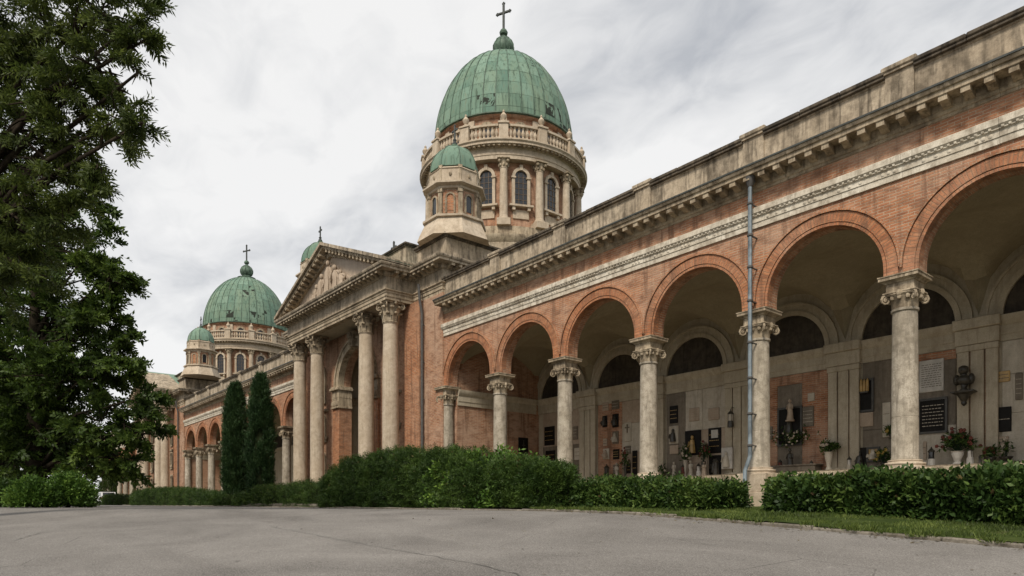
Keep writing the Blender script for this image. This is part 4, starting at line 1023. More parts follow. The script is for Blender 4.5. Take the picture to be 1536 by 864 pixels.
def cypress(x, Y, ytop, ybot, wpx, label, seed):
    X, zt = at(x, ytop, Y); g = zgf(X, Y); t = (x-768)/1024; Z = Y/(SX*t+CX); hw = wpx/2*Z/1024; h = zt-g
    root = tag(empty('cypress_tree', (X, Y, g)), label, 'tree', 'columnar cypresses before the arcade')
    tube_obj('trunk', [(X, Y, g-.1), (X+.03, Y, g+h*.5), (X, Y, g+h*.93)], [.14, .09, .02], 'bark', root)
    n = 6500; u = RNG.uniform(0, 1, n)**.85; a = RNG.uniform(0, 2*PI, n)
    prof = hw*np.interp(u, [0, .06, .2, .5, .75, .9, 1], [.55, .85, 1, .98, .82, .55, .08])
    q0 = np.stack([np.cos(a), np.sin(a), u*5], 1); rr = prof*.88*(1+.32*fbm(q0, 2.1, seed)+.2*fbm(q0, 5, seed+2))*RNG.uniform(.72, 1.10, n)
    P = np.stack([X+rr*np.cos(a), Y+rr*np.sin(a), g+.1+u*(h-.25)], 1); D = np.stack([np.cos(a)*.45, np.sin(a)*.45, np.full(n, 1.)], 1)+unit(n)*.35
    kp = fbm(P*np.array([1, 1, .45]), 2.6, seed+11) > -.38; P, D = P[kp], D[kp]; n = len(P)
    leaf_mesh('foliage', *sprays(P-D*.1, D, 8, .40, .14, .035, .45+.3*fbm(P, 1.7, seed)+RNG.normal(0, .1, n), .6), 'cypress', root, kind='stuff')
    b = MB(); b.lathe([(float(hw*.5), g+.05), (float(hw*.6), g+h*.2), (float(hw*.55), g+h*.5), (float(hw*.38), g+h*.78), (.03, g+h*.94)], 12, (X, Y)); b.build('inner_core', 'core', root)  # solid dark core within the foliage
cypress(353, 13.4, 575, 745, 37, 'left one of two dark columnar cypresses, slightly broader, before the arcade', 1)
cypress(391, 13.2, 563, 750, 36, 'right one of two dark columnar cypresses, taller, nearer the portico columns', 2)

def tree(name, label, foot, lobes, trunk_top, leaf, n, ll, lw, per, sl, limbs, droop=.2, tint=.45, seed=1, trunk_r=.3, group=None, dens=None, per_b=22):
    """lobes: (centre, radius, weight); foliage fills the lobes, limbs run from the trunk into them"""
    g = zgf(foot[0], foot[1]); root = tag(empty(name, (foot[0], foot[1], g)), label, 'tree', group)
    F = Vector((foot[0], foot[1], g-.2)); Tp = Vector(trunk_top)
    tube_obj('trunk', [F, F.lerp(Tp, .3)+Vector((.1, .05, 0)), F.lerp(Tp, .65), Tp], [trunk_r*1.3, trunk_r, trunk_r*.7, trunk_r*.25], 'bark', root, 9)
    b = MB(); rg = random.Random(seed)
    for (c, r, w_) in lobes[:limbs]:
        c = Vector(c); hgt = max(.15, min(.95, (c.z-1.5-F.z)/(Tp.z-F.z)*.85)); s_ = F.lerp(Tp, hgt); mid = s_.lerp(c, .5)+Vector((rg.uniform(-.3, .3), rg.uniform(-.3, .3), .5))
        b.tube([s_, mid, c], [trunk_r*.28, trunk_r*.16, .025], 6)
        for k in range(6):
            d = Vector((rg.gauss(0, 1), rg.gauss(0, 1), rg.gauss(0, .6))).normalized(); st = mid.lerp(c, rg.uniform(.1, 1)); b.tube([st, st+d*r*.5, st+d*r*.95+Vector((0, 0, -droop*r*.3))], [.045, .028, .008], 4)
    o = b.build('branches', 'bark', root, sharp=80)
    wts = np.array([l[1]**1.9 for l in lobes]); nb = np.maximum(3, (n/per_b*wts/wts.sum())).astype(int); Ps = []; Ds = []; tb = MB()
    for (c, r, w_), k in zip(lobes, nb):
        c = np.array(c)
        for d in unit(k):
            d = d*np.array([1, 1, .65]); d /= np.linalg.norm(d); p0 = c+d*r*RNG.uniform(.0, .35); p2 = c+d*r*RNG.uniform(.75, 1.12)-np.array([0, 0, droop*r*.25]); p1 = (p0+p2)/2+np.array([0, 0, droop*r*.18])+RNG.normal(0, .05*r, 3)
            t = RNG.uniform(.12, 1, per_b)[:, None]; q = p0*(1-t)**2+2*p1*t*(1-t)+p2*t*t; tg = 2*(1-t)*(p1-p0)+2*t*(p2-p1); tg /= np.linalg.norm(tg, axis=1, keepdims=True)
            sd_ = np.cross(tg, [0, 0, 1])*np.sign(RNG.normal(size=(per_b, 1))); Ps.append(q+RNG.normal(0, .05*r, (per_b, 3))*t); Ds.append(tg*.75+sd_*RNG.uniform(.1, .9, (per_b, 1)))
            if r < 6: tb.tube([tuple(p0), tuple(p1), tuple(p2)], [.022, .014, .004], 3)
    tb.build('twigs', 'bark', root, sharp=80, smooth=False)['kind'] = 'stuff'
    P = np.concatenate(Ps); D = np.concatenate(Ds); nz = fbm(P, 1.25, seed)+.6*fbm(P, 3.1, seed+4); keep = nz > (-.30 if dens is None else dens); P, D, nz = P[keep], D[keep], nz[keep]
    D = D+unit(len(D))*.25+np.array([0, 0, -droop*.5]); ti = tint+.28*fbm(P, .9, seed+9)+.15*nz+RNG.normal(0, .08, len(P))
    leaf_mesh('crown', *sprays(P, D, per, sl, ll, lw, ti), leaf, root)
    return root
def pl(x, y, Z, r_px):                           # a lobe seen at (x, y), Z metres away, r_px wide in the photograph
    X, Y = cw(x, Z); return ((X, Y, EYE+(763-y)*Z/1024), r_px*Z/1024, 1)
# near conifer that hangs in from the upper left
Zc = 15.
L1 = [pl(x, y, Zc+dz, r) for x, y, r, dz in ((150, 15, 62, 0), (75, 40, 75, .8), (160, 90, 46, -.3), (110, 130, 62, .3), (178, 178, 44, -.2), (120, 200, 55, .4), (40, 110, 80, 1.5), (40, 210, 80, 1), (85, 265, 55, .3), (30, 310, 75, .6), (195, 40, 30, -.4), (214, 62, 20, -.5), (208, 108, 20, -.5), (214, 184, 22, -.6), (150, 246, 24, -.2), (207, 8, 24, -.4), (138, 285, 18, 0), (-40, 60, 110, 1.8), (-50, 230, 110, 1.6), (30, -60, 100, 1), (130, -50, 70, 0), (95, 330, 44, .2), (-30, 380, 90, 1), (35, 400, 55, .2))]
fx, fy = cw(-75, 16.5)
tree('conifer_tree', 'near tall conifer reaching in from the upper left edge of the view', (fx, fy), L1, (fx+.2, fy, 17.5), 'conifer', 9000, .15, .040, 10, .34, 14, droop=.35, seed=3, trunk_r=.36, dens=-.36)
# broad-leaved tree below and behind it
Zb = 27.
L2 = [pl(x, y, Zb+dz, r) for x, y, r, dz in ((115, 400, 62, 0), (165, 415, 42, -.5), (60, 360, 70, 1), (140, 350, 34, 0), (150, 480, 48, -.4), (90, 470, 75, .6), (175, 540, 45, -.6), (110, 560, 75, 0), (200, 600, 42, -.8), (215, 650, 32, -.8), (150, 640, 60, -.3), (40, 550, 95, 1.2), (60, 650, 80, .6), (185, 690, 38, -.2), (-30, 450, 110, 2), (-40, 620, 110, 2), (130, 700, 42, 0), (20, 690, 60, .5), (60, 300, 44, 1), (198, 424, 20, -.6), (176, 455, 20, -.5), (166, 322, 22, 0), (192, 502, 22, -.6), (226, 600, 20, -.9), (236, 640, 17, -.9), (205, 548, 18, -.6), (150, 300, 18, 0))]
fx, fy = cw(52, Zb+.5)
tree('broadleaf_tree', 'dense dark broad-leaved tree standing on the left before the far arcade', (fx, fy), L2, (fx, fy, 11.5), 'broad', 14500, .20, .095, 8, .40, 15, droop=.15, seed=5, trunk_r=.34, dens=-.36)
# trees farther back on the left
for i, (x, Z, tops, lab) in enumerate(((18, 44, ((18, 600, 60), (50, 640, 45), (-20, 650, 70), (0, 560, 50)), 'dark tree behind the dense broad-leaved tree, at the left edge of the view'), (95, 62, ((95, 660, 40), (70, 685, 36), (125, 690, 32), (100, 640, 25)), 'farther green tree seen low between the left trunk and the far arcade'))):
    fx, fy = cw(x, Z); lb = [pl(a, b_, Z, r) for a, b_, r in tops]
    tree('distant_tree', lab, (fx, fy), lb, (fx, fy, EYE+(763-tops[0][1]-20)*Z/1024), 'broad', 3200, .36, .2, 6, .7, 4, seed=20+i, trunk_r=.25, dens=-.5)
# bushes along the left edge of the square
def bush(x, Z, ytop, wpx, label, leaf, seed, name='leafy_bush', n=1900):
    X, Y = cw(x, Z); g = zgf(X, Y); h = EYE+(763-ytop)*Z/1024-g; r = wpx/2*Z/1024
    root = tag(empty(name, (X, Y, g)), label, 'bush', 'bushes along the left edge of the square')
    d = unit(n); d[:, 2] = np.abs(d[:, 2]); rr = RNG.uniform(.55, 1, n)**.5; q = np.array([X, Y, g+.1])+d*rr[:, None]*np.array([r, r*.9, h-.1]); q += unit(n)*.1*fbm(q, 2.3, seed)[:, None]
    D = d+unit(n)*.6+np.array([0, 0, .2]); leaf_mesh('foliage', *sprays(q-D*.15, D, 7, .32, .12, .055, .38+.3*fbm(q, 1.8, seed)+RNG.normal(0, .1, n)), leaf, root, kind='stuff')
    b = MB(); rg = random.Random(seed)
    for k in range(7): a = rg.uniform(0, 2*PI); b.tube([(X, Y, g-.05), (X+r*.3*math.cos(a), Y+r*.3*math.sin(a), g+h*.45), (X+r*.6*math.cos(a), Y+r*.6*math.sin(a), g+h*.85)], [.035, .025, .008], 5)
    b.build('stems', 'bark', root)
bush(8, 23.5, 724, 66, 'dark bush at the far left edge of the square', 'yew', 1)
bush(52, 22.5, 720, 74, 'light green bush beneath the broad-leaved tree', 'light', 2)
bush(102, 23.5, 714, 76, 'tallest green bush left of the parked white car', 'light', 3)
bush(163, 84, 713, 40, 'far green bush behind the parked white car', 'broad', 4)
bush(-40, 23, 720, 80, 'low bush cut by the left edge of the view', 'broad', 5)

# grass on the lawn
def grass():
    n = 52000; x = RNG.uniform(-13, 1.5, n); n_c = 0; e_ = yedge(x); y = e_+.10+RNG.uniform(0, 1, n)**1.15*(13.3-e_); z = np.array([zlawn(a, b_) for a, b_ in zip(x, y)])
    bare = fbm(np.stack([x, y, 0*x], 1), 1.1, 3); k = bare > -.05+RNG.uniform(-.1, .1, n); x, y, z = x[k], y[k], z[k]; n = len(x)
    P = np.stack([x, y, z-.01], 1); D = np.stack([RNG.normal(0, .5, n), RNG.normal(0, .5, n), np.full(n, 1.)], 1)
    tag(leaf_mesh('grass', P, D, unit(n), RNG.uniform(.03, .085, n)*(1+.7*np.clip(fbm(P, 2.2, 4), -.5, 1.2)), RNG.uniform(.006, .013, n), .50+.4*fbm(P, 1.9, 8)+.2*fbm(P, 6, 2)+RNG.normal(0, .18, n), 'grass', None, (0, 0, 0)), 'short green grass on the lawn between the kerb and the clipped hedges', 'grass', kind='stuff')
grass()

# ------------------------------------------------------------------ memorial wall inside the nearest arcade
LZ = 2.47; BY = BACK-.008
def rect(x0, y0, x1, y1, Y=BACK):
    xm = (x0+x1)/2; X0, X1 = at(x0, 600, Y)[0], at(x1, 600, Y)[0]; return X0, X1, at(xm, y1, Y)[1], at(xm, y0, Y)[1]
def slab(x0, x1, z0, z1, mat, name='stone_slab', proud=.03):
    b = MB(); b.box(x0+.004, x1-.004, BACK-proud-random.uniform(0, .008), BACK+.02, z0+.004, z1-.004, .006 if 'brick' not in mat else 0); return b.build(name, mat, arc)
bay = lambda k: (COLS[k+1]+.52, COLS[k]-.52)     # clear wall between two pilasters
T = 5.61
a, c = bay(6); slab(a+.1, (a+c)/2, LZ, 4.1, 'slate'); slab((a+c)/2, c, LZ, 4.1, 'slate'); slab(a+.1, c, 4.1, T, 'pink')
a, c = bay(5); m_ = at(934, 600, BACK)[0]; slab(a, m_, LZ, T, 'brick', 'brick_panel'); slab(m_, c, LZ, 3.55, 'pink'); slab(m_, c, 3.55, 4.7, 'marble'); slab(m_, c, 4.7, T, 'pink')
a, c = bay(4); m_ = at(1029, 600, BACK)[0]; n_ = at(1055, 600, BACK)[0]; slab(a, m_, LZ, 3.6, 'slate'); slab(a, m_, 3.6, T, 'slate'); slab(m_, n_, 4.15, T, 'marble'); slab(n_, c, 4.15, T, 'marble'); slab(m_, n_, LZ, 4.15, 'pink'); slab(n_, c, LZ, 4.15, 'pink')
a, c = bay(3); p0, p1 = at(1167, 600, BACK)[0], at(1204, 600, BACK)[0]; slab(a, p0, LZ, T, 'brick', 'brick_panel'); slab(p1, c, LZ, T, 'brick', 'brick_panel'); slab(p0, p1, LZ, 5.3, 'slate'); slab(p0, p1, 5.3, T, 'brick', 'brick_panel')
a, c = bay(2); p0 = at(1340, 600, BACK)[0]; slab(a, p0, 3.62, T, 'slate'); slab(a, p0, LZ, 3.62, 'slate'); slab(p0, c, 3.58, 5.35, 'slate'); slab(p0, c, 5.35, T, 'brick', 'brick_panel'); slab(p0, c, LZ, 3.58, 'marble')
a, c = bay(1); p0 = (a+c)/2-.25
for z0, z1 in ((LZ, 3.75), (3.75, 4.75), (4.75, T)):
    slab(a, p0, z0, z1, 'marble'); slab(p0, c, z0, z1, 'marble' if z0 > 3 else 'pink')
a, c = bay(0); slab(a, c, LZ, 4.0, 'slate'); slab(a, c, 4.0, T, 'marble')

def lines(b, X0, X1, z0, z1, Y, n, rg):
    for k in range(n):
        z = z1-(z1-z0)*(k+.7)/(n+.4); u = X0+(X1-X0)*.1
        while u < X1-(X1-X0)*.14:
            l = (X1-X0)*rg.uniform(.05, .15); b.box(u, min(u+l, X1-(X1-X0)*.08), Y-.004, Y+.004, z-.012, z+.006); u += l+(X1-X0)*.035
PN = 0
def plaque(x0, y0, x1, y1, mat, label, rows=5, ink='gold', frame=None, name='memorial_plaque', wall='back', group=None, extra=None, deep=0):
    global PN
    PN += 1; rg = random.Random(PN)
    if wall == 'back': X0, X1, z0, z1 = rect(x0, y0, x1, y1)
    else: X0, X1, z0, z1 = wall
    z0 = max(z0, LZ+.01); Yf = BACK-.075-deep
    b = MB(); b.box(X0, X1, Yf, BACK-.02-deep*.8, z0, z1, .012)
    o = b.build(name, mat, None, ((X0+X1)/2, Yf, z0)); tag(o, label, 'plaque', group)
    if frame:
        b = MB(); f = .045
        b.box(X0-f, X1+f, Yf-.025, Yf+.03, z1-f*.3, z1+f); b.box(X0-f, X1+f, Yf-.025, Yf+.03, z0-f, z0+f*.3); b.box(X0-f, X0+f*.3, Yf-.022, Yf+.03, z0+f*.3, z1-f*.3); b.box(X1-f*.3, X1+f, Yf-.022, Yf+.03, z0+f*.3, z1-f*.3); b.build('frame', frame, o)
    if rows:
        b = MB(); lines(b, X0, X1, z0+(z1-z0)*.12, z1-(z1-z0)*.1, Yf-.001, rows, rg); q = b.build('inscription', ink, o, smooth=False); q['kind'] = 'stuff'
    if extra == 'cross':
        b = MB(); cross_mesh(b, ((X0+X1)/2, Yf-.02, z0+(z1-z0)*.45), (z1-z0)*.42, .018); b.build('cross', ink, o)
    if extra == 'candles':
        for k in range(3): b = MB(); xx = X0+(X1-X0)*(.28+.22*k); b.lathe([(.035, z0+.55), (.045, z0+.58), (.04, z0+.88-.05*(k % 2)), (.01, z0+.93)], 8, (xx, Yf-.06)); b.build('candle', 'gold', o)
        b = MB(); b.box(X0+.08, X1-.08, Yf-.12, Yf, z0+.51, z0+.55); b.build('shelf', 'bronze', o)
    if extra == 'relief':
        b = MB(); xm = (X0+X1)/2; b.ball((xm, Yf-.03, z0+(z1-z0)*.72), (.06, .05, .075), 8, 6); b.tube([(xm, Yf-.02, z0+.08), (xm, Yf-.04, z0+(z1-z0)*.4), (xm, Yf-.02, z0+(z1-z0)*.62)], [.13, .11, .07], 8)
        b.tube([(xm-.13, Yf-.03, z0+(z1-z0)*.55), (xm-.16, Yf-.05, z0+(z1-z0)*.35), (xm, Yf-.08, z0+(z1-z0)*.42)], .035, 5); b.build('relief', ink, o)
    return o
PG = 'memorial plaques on the arcade wall'
P_ = lambda *a, **k: plaque(*a, **k)
# bay with the brick panel (fourth from the right edge)
P_(905, 624, 912, 641, 'black', 'left of two small black plaques high on the brick panel', 0, extra='relief', ink='bronze')
P_(920, 621, 929, 641, 'black', 'right of two small black plaques high on the brick panel', 0, extra='relief', ink='bronze')
P_(906, 658, 912, 669, 'pink', 'small square stone plaque at middle height on the brick panel', 2, 'bronze')
P_(920, 647, 929, 666, 'slate', 'grey plaque with round emblem on the brick panel', 0, extra='relief', ink='marble')
P_(906, 673, 915, 689, 'marble', 'pale low plaque at the left of the brick panel', 0, extra='relief', ink='pink')
P_(921, 674, 930, 689, 'black', 'arched black plaque low on the brick panel', 3)
P_(921, 697, 929, 712, 'slate', 'lowest dark plaque on the brick panel', 3, 'marble')
P_(939, 669, 947, 681, 'slate', 'small grey plaque beneath the thin cross on the pale slab', 2, 'marble')
P_(941, 695, 947, 710, 'black', 'small black plaque at the foot of the pale slab', 2)
P_(938, 634, 948, 662, 'marble', 'pale slab with a thin upright cross', 0, 'slate', extra='cross')
# bay of dark and pale slabs left of the drainpipe
P_(1006, 609, 1018, 635, 'black', 'tall black plaque high on the dark slab, left of the pale slabs', 3)
P_(1005, 639, 1019, 666, 'marble', 'pale niche plaque with a dark standing figure', 0, 'bronze', extra='relief')
P_(1006, 668, 1019, 681, 'pink', 'plain square stone plaque beneath the figure niche', 0)
P_(1029, 646, 1053, 683, 'black', 'black plaque with a gilt emblem beside the pale slabs', 0, 'gold', extra='relief')
P_(1064, 642, 1083, 680, 'black', 'black plaque with a white sheet fixed to it', 3)
P_(1065, 683, 1083, 712, 'black', 'black plaque with a candle holder, below the white sheet', 0, 'bronze', extra='relief')
P_(1031, 685, 1063, 714, 'pink', 'wide pale carved slab low on the wall left of the drainpipe', 2, 'slate')
b = MB(); X0, X1, z0, z1 = rect(1069, 645, 1079, 657); b.box(X0, X1, BACK-.09, BACK-.078, z0, z1); tag(b.build('paper_sheet', 'white', None, (X0, BACK-.09, z0)), 'white sheet of paper fixed on a black plaque', 'sheet')
# brick bay right of the drainpipe
P_(1170, 613, 1203, 667, 'black', 'large dark framed memorial on the brick bay right of the drainpipe', 0, 'bronze', 'bronze', extra='relief')
# bay behind the nearest whole column
P_(1289, 571, 1310, 616, 'black', 'tall black plaque with three gilt candles', 0, 'gold', 'bronze', extra='candles')
P_(1290, 619, 1311, 640, 'pink', 'plain pale plaque under the candle plaque', 0)
P_(1325, 604, 1337, 656, 'marble', 'pale narrow plaque with a flower bowl, just left of the nearest column', 2, 'slate')
P_(1281, 672, 1301, 704, 'black', 'low black plaque with a small lamp, left of the nearest column', 0, 'bronze', extra='relief')
P_(1304, 673, 1319, 691, 'gold', 'small gilt picture leaning low on the dark slab', 0, 'trim', 'bronze', extra='relief')
P_(1380, 540, 1417, 588, 'white', 'large white plaque filled with small lines of text, right of the nearest column', 11, 'slate')
P_(1381, 600, 1420, 648, 'black', 'large black plaque with silvery lines beneath the white text plaque', 7, 'marble', 'bronze')
P_(1498, 557, 1516, 573, 'gold', 'small brass square plaque high on the pale slabs at the right edge', 2, 'bronze')
P_(1491, 611, 1518, 648, 'black', 'plain black square plaque on the pale slabs at the right edge', 1, 'marble')
# end wall plaques (brick end wall by the portico)
def endplaque(y0, y1, z0, z1, label, mat='black', cross=False):
    X = -23.42; b = MB(); b.box(X, X+.06, y0, y1, z0, z1, .01); o = tag(b.build('memorial_plaque', mat, None, (X, (y0+y1)/2, z0)), label, 'plaque')
    b = MB(); ym = (y0+y1)/2; b.box(X+.06, X+.075, ym-.02, ym+.02, z0+.15, z1-.12); b.box(X+.06, X+.074, ym-.09, ym+.09, z1-.36, z1-.32); b.build('cross', 'bronze', o)
    if cross: b = MB(); b.box(X+.01, X+.05, ym-.02, ym+.02, z1, z1+.55); b.box(X+.012, X+.048, ym-.15, ym+.15, z1+.36, z1+.40); b.build('top_cross', 'iron', o)
endplaque(19.75, 20.3, 3.6, 4.5, 'upper black plaque on the brick end wall by the portico')
endplaque(18.9, 19.55, 2.5, 3.35, 'lower left black plaque on the brick end wall by the portico')
endplaque(19.8, 20.75, 2.5, 3.2, 'lower right black plaque on the brick end wall by the portico')
endplaque(17.0, 17.9, 2.3, 3.3, 'dark grave frame with an iron cross on the brick end wall, behind the first arch', 'slate', True)

# vases, flowers, lanterns and busts on the ledge
def vase_flowers(x, ytop, ymouth, label, petal, vm='white', Y=BACK-.34, w_=.30, vr=.10, n=26, name='flower_vase', zb=None):
    X, zt = at(x, ytop, Y); zm = at(x, ymouth, Y)[1]; zb = LZ if zb is None else zb; zm = max(zm, zb+.15); h = zm-zb
    b = MB(); b.lathe([(vr*.75, zb), (vr*.8, zb+.02), (vr*.5, zb+h*.18), (vr*.62, zb+h*.4), (vr, zb+h*.8), (vr*.95, zb+h*.9), (vr*1.12, zb+h), (vr*.9, zb+h), (vr*.8, zb+h*.85)], 16, (X, Y))
    o = tag(b.build(name, vm, None, (X, Y, zb)), label, 'flowers')
    rg = np.random.default_rng(int(x)); H = max(.2, zt-zm); d = rg.normal(size=(n, 3)); d[:, 2] = np.abs(d[:, 2])*.9+.25; d[:, 1] *= .7; d /= np.linalg.norm(d, axis=1, keepdims=True)
    tip = np.array([X, Y, zm])+d*np.array([w_, w_*.8, H])*rg.uniform(.6, 1.05, (n, 1))
    b = MB()
    for p in tip: b.tube([(X, Y, zm-.05), ((X+p[0])/2, (Y+p[1])/2, (zm*.4+p[2]*.6)), tuple(p)], .006, 4)
    b.build('stems', 'cypress', o)
    P = np.repeat(tip, 9, 0)*.75+.25*np.array([X, Y, zm+.05])+rg.normal(0, .05, (n*9, 3)); leaf_mesh('leaves', P, unit(len(P))+np.array([0, 0, .2]), unit(len(P)), .13, .045, rg.uniform(.2, .8, len(P)), 'laurel', o, kind='stuff')
    b = MB()
    for p in tip[:int(n*.5)]:
        for k in range(5):
            a = 2*PI*k/5; b.ball((p[0]+.028*math.cos(a), p[1]-.015, p[2]+.028*math.sin(a)), (.026, .016, .026), 5, 3)
    b.build('blossoms', petal, o)
    return o
vase_flowers(1243, 655, 678, 'tall pale vase of white lilies before the wall pilaster right of the brick bay', 'petal_white', 'marble', BACK-.42, .36, .12)
vase_flowers(1436, 642, 677, 'large arrangement of red flowers in a white pot, right of the nearest column', 'petal_red', 'white', BACK-.42, .52, .15, 44)
vase_flowers(1325, 672, 694, 'small bunch of yellow flowers low beside the nearest column', 'petal_yellow', 'bronze', w_=.28, vr=.08, n=18)
vase_flowers(1486, 668, 692, 'dark pot with a small plant under the black square plaque', 'petal_red', 'bronze', w_=.18, vr=.13, n=12)
vase_flowers(1509, 650, 688, 'black pot with a tall white flower at the right edge', 'petal_white', 'bronze', w_=.13, vr=.15, n=7)
vase_flowers(1028, 664, 690, 'bunch of white and blue flowers left of the gilt emblem plaque', 'petal_white', 'marble', w_=.24, vr=.07, n=16)
vase_flowers(1055, 660, 692, 'bunch of russet flowers between the two black plaques', 'petal_red', 'bronze', w_=.26, vr=.08, n=20)
vase_flowers(993, 696, 710, 'small bunch of pale flowers at the foot of the dark slab', 'petal_white', 'marble', w_=.14, vr=.06, n=10)
vase_flowers(938, 672, 700, 'dark bunch of flowers at the joint of brick panel and pale slab', 'petal_red', 'bronze', w_=.24, vr=.07, n=16)
vase_flowers(1338, 640, 652, 'hanging bowl of dried flowers on the pale narrow plaque', 'petal_yellow', 'bronze', BACK-.18, w_=.22, vr=.09, n=16, zb=at(1331, 660, BACK)[1])
# garland over the framed memorial, with the saint's statue above it
def statuette(x, ytop, ybot, label, mat, Y=BACK-.2, zb=None, name='statuette', wide=1.):
    X, zt = at(x, ytop, Y); z0 = at(x, ybot, Y)[1] if zb is None else zb; h = zt-z0; r = h*.16*wide
    b = MB(); b.lathe([(r*1.2, z0), (r*1.2, z0+h*.06), (r*.95, z0+h*.08), (r*.9, z0+h*.12)], 12, (X, Y)); o = tag(b.build(name, mat, None, (X, Y, z0)), label, 'statue')
    b = MB(); b.tube([(X, Y, z0+h*.10), (X+r*.1, Y, z0+h*.35), (X, Y-.01, z0+h*.58), (X, Y, z0+h*.74), (X, Y, z0+h*.80)], [r*.95, r*.72, r*.66, r*.72, r*.28], 10)
    b.ball((X, Y-r*.1, z0+h*.90), (r*.42, r*.46, r*.56), 10, 7); b.ball((X, Y-r*.52, z0+h*.89), (r*.08, r*.12, r*.12), 5, 4)
    for sg in (-1, 1): b.tube([(X+sg*r*.62, Y, z0+h*.72), (X+sg*r*.85, Y-r*.2, z0+h*.56), (X+sg*r*.2, Y-r*.8, z0+h*.58)], [r*.26, r*.22, r*.15], 6)
    b.build('figure', mat, o, sharp=70); return o
statuette(1185, 598, 632, 'small saint statuette of dull reddish stone standing over the framed memorial', 'pink', BACK-.26)
statuette(1011, 692, 714, 'white statuette standing before the dark slab', 'marble', BACK-.35, LZ)
P_(1089, 672, 1105, 704, 'white', 'ornate white plaque with an eagle-like relief on the pilaster left of the drainpipe', 0, 'marble', extra='relief', deep=.22)
statuette(1185, 672, 702, 'dark urn-like figure before the brick bay', 'bronze', BACK-.38, LZ)
statuette(1036, 690, 712, 'small pale angel figure before the carved slab', 'marble', BACK-.35, LZ)
statuette(1056, 692, 712, 'small kneeling stone figure right of the pale angel', 'pink', BACK-.35, LZ, wide=1.3)
X, z = at(1187, 654, BACK-.2)
d = RNG.normal(size=(260, 3))*np.array([.30, .05, .10])+np.array([X, BACK-.22, z]); d[:, 2] -= .10*np.cos((d[:, 0]-X)*4)
g = tag(empty('flower_garland', (X, BACK-.22, z)), 'green garland of flowers hung across the framed memorial', 'garland')
leaf_mesh('leaves', d, unit(260), unit(260), .13, .05, RNG.uniform(.2, .9, 260), 'laurel', g, kind='stuff')
b = MB()
for p in d[::9]: b.ball((p[0], p[1]-.05, p[2]), (.035, .03, .035), 6, 4)
b.build('blossoms', 'petal_white', g)
# bust on a wall bracket
def bust(x, ytop, ymid, ybot, label, mat, Y):
    X, zt = at(x, ytop, Y); zm = at(x, ymid, Y)[1]; zb = at(x, ybot, Y)[1]; h = zt-zm
    b = MB(); b.lathe([(.02, zb), (.07, zb+.06), (.06, zb+.12), (.16, zm-.09), (.26, zm-.05), (.27, zm)], 12, (X, Y)); b.box(X-.27, X+.27, Y-.2, Y+.12, zm-.04, zm, .01); o = tag(b.build('bust', mat, None, (X, Y, zm)), label, 'bust')
    b = MB(); b.lathe([(.10, zm), (.11, zm+.03), (.07, zm+.07), (.08, zm+h*.28)], 10, (X, Y)); b.tube([(X-.02, Y, zm+h*.26), (X, Y, zm+h*.40), (X, Y-.01, zm+h*.56), (X, Y-.01, zm+h*.62)], [.10, .21, .17, .085], 10); b.ball((X-.17, Y, zm+h*.47), (.085, .10, .15), 8, 5); b.ball((X+.17, Y, zm+h*.47), (.085, .10, .15), 8, 5)
    b.tube([(X, Y-.01, zm+h*.58), (X, Y-.03, zm+h*.74)], [.085, .075], 8); b.ball((X, Y-.04, zm+h*.83), (.125, .145, h*.19), 10, 8); b.ball((X, Y-.165, zm+h*.81), (.022, .03, .035), 6, 4); b.ball((X, Y-.01, zm+h*.90), (.115, .125, h*.11), 8, 5)
    b.build('head_and_shoulders', mat, o, sharp=80)
bust(1446, 549, 587, 609, 'black bronze bust on a wall bracket, right of the white text plaque', 'bronze', BACK-.36)
def lantern(x, ytop, ybot, label, hang=False, Y=BACK-.36, body='glass', base='white'):
    X, zt = at(x, ytop, Y); z0 = at(x, ybot, Y)[1] if hang else LZ; h = zt-z0; r = h*.17
    b = MB(); b.lathe([(r*1.05, z0), (r*1.05, z0+h*.10), (r*.95, z0+h*.34), (r*.8, z0+h*.36)], 8, (X, Y)); o = tag(b.build('grave_lantern', base, None, (X, Y, z0)), label, 'lantern')
    b = MB(); b.lathe([(r*.72, z0+h*.36), (r*.75, z0+h*.40), (r*.72, z0+h*.72)], 8, (X, Y)); b.build('glass_body', body, o)
    b = MB(); b.lathe([(r*1.0, z0+h*.72), (r*1.05, z0+h*.76), (r*.5, z0+h*.88), (r*.15, z0+h*.92), (r*.22, z0+h*.96), (.004, z0+h)], 8, (X, Y))
    for k in range(4): a = PI/4+k*PI/2; b.tube([(X+r*.8*math.cos(a), Y+r*.8*math.sin(a), z0+h*.36), (X+r*.8*math.cos(a), Y+r*.8*math.sin(a), z0+h*.73)], r*.08, 4)
    if hang: b.tube([(X, Y, z0+h*.97), (X, Y+.05, z0+h*1.1), (X, BACK-.1, z0+h*1.12)], .012, 5)
    b.build('lantern_roof', 'bronze', o)
lantern(1397, 670, 700, 'dark glass lantern on a white base, right of the nearest column')
lantern(1096, 614, 641, 'hanging lantern with pale glass on the pilaster left of the drainpipe', True, body='marble', base='bronze')
lantern(1217, 690, 704, 'small white candle on the ledge before the brick bay', base='white', body='white')
lantern(1074, 687, 712, 'small dark lantern before the candle-holder plaque', body='bronze', base='bronze')
lantern(1455, 668, 698, 'white tall candle right of the red flower arrangement', body='white', base='white')
lantern(1025, 695, 712, 'small red grave candle at the foot of the gilt emblem plaque', body='petal_red', base='petal_red')
b = MB(); X0, X1 = at(1158, 600, BACK-.35)[0], at(1226, 600, BACK-.35)[0]; b.box(X0, X1, BACK-.52, BACK-.06, LZ+.005, LZ+.16, .01); b.box(X0-.04, X1+.04, BACK-.55, BACK-.05, LZ+.161, LZ+.22, .015)
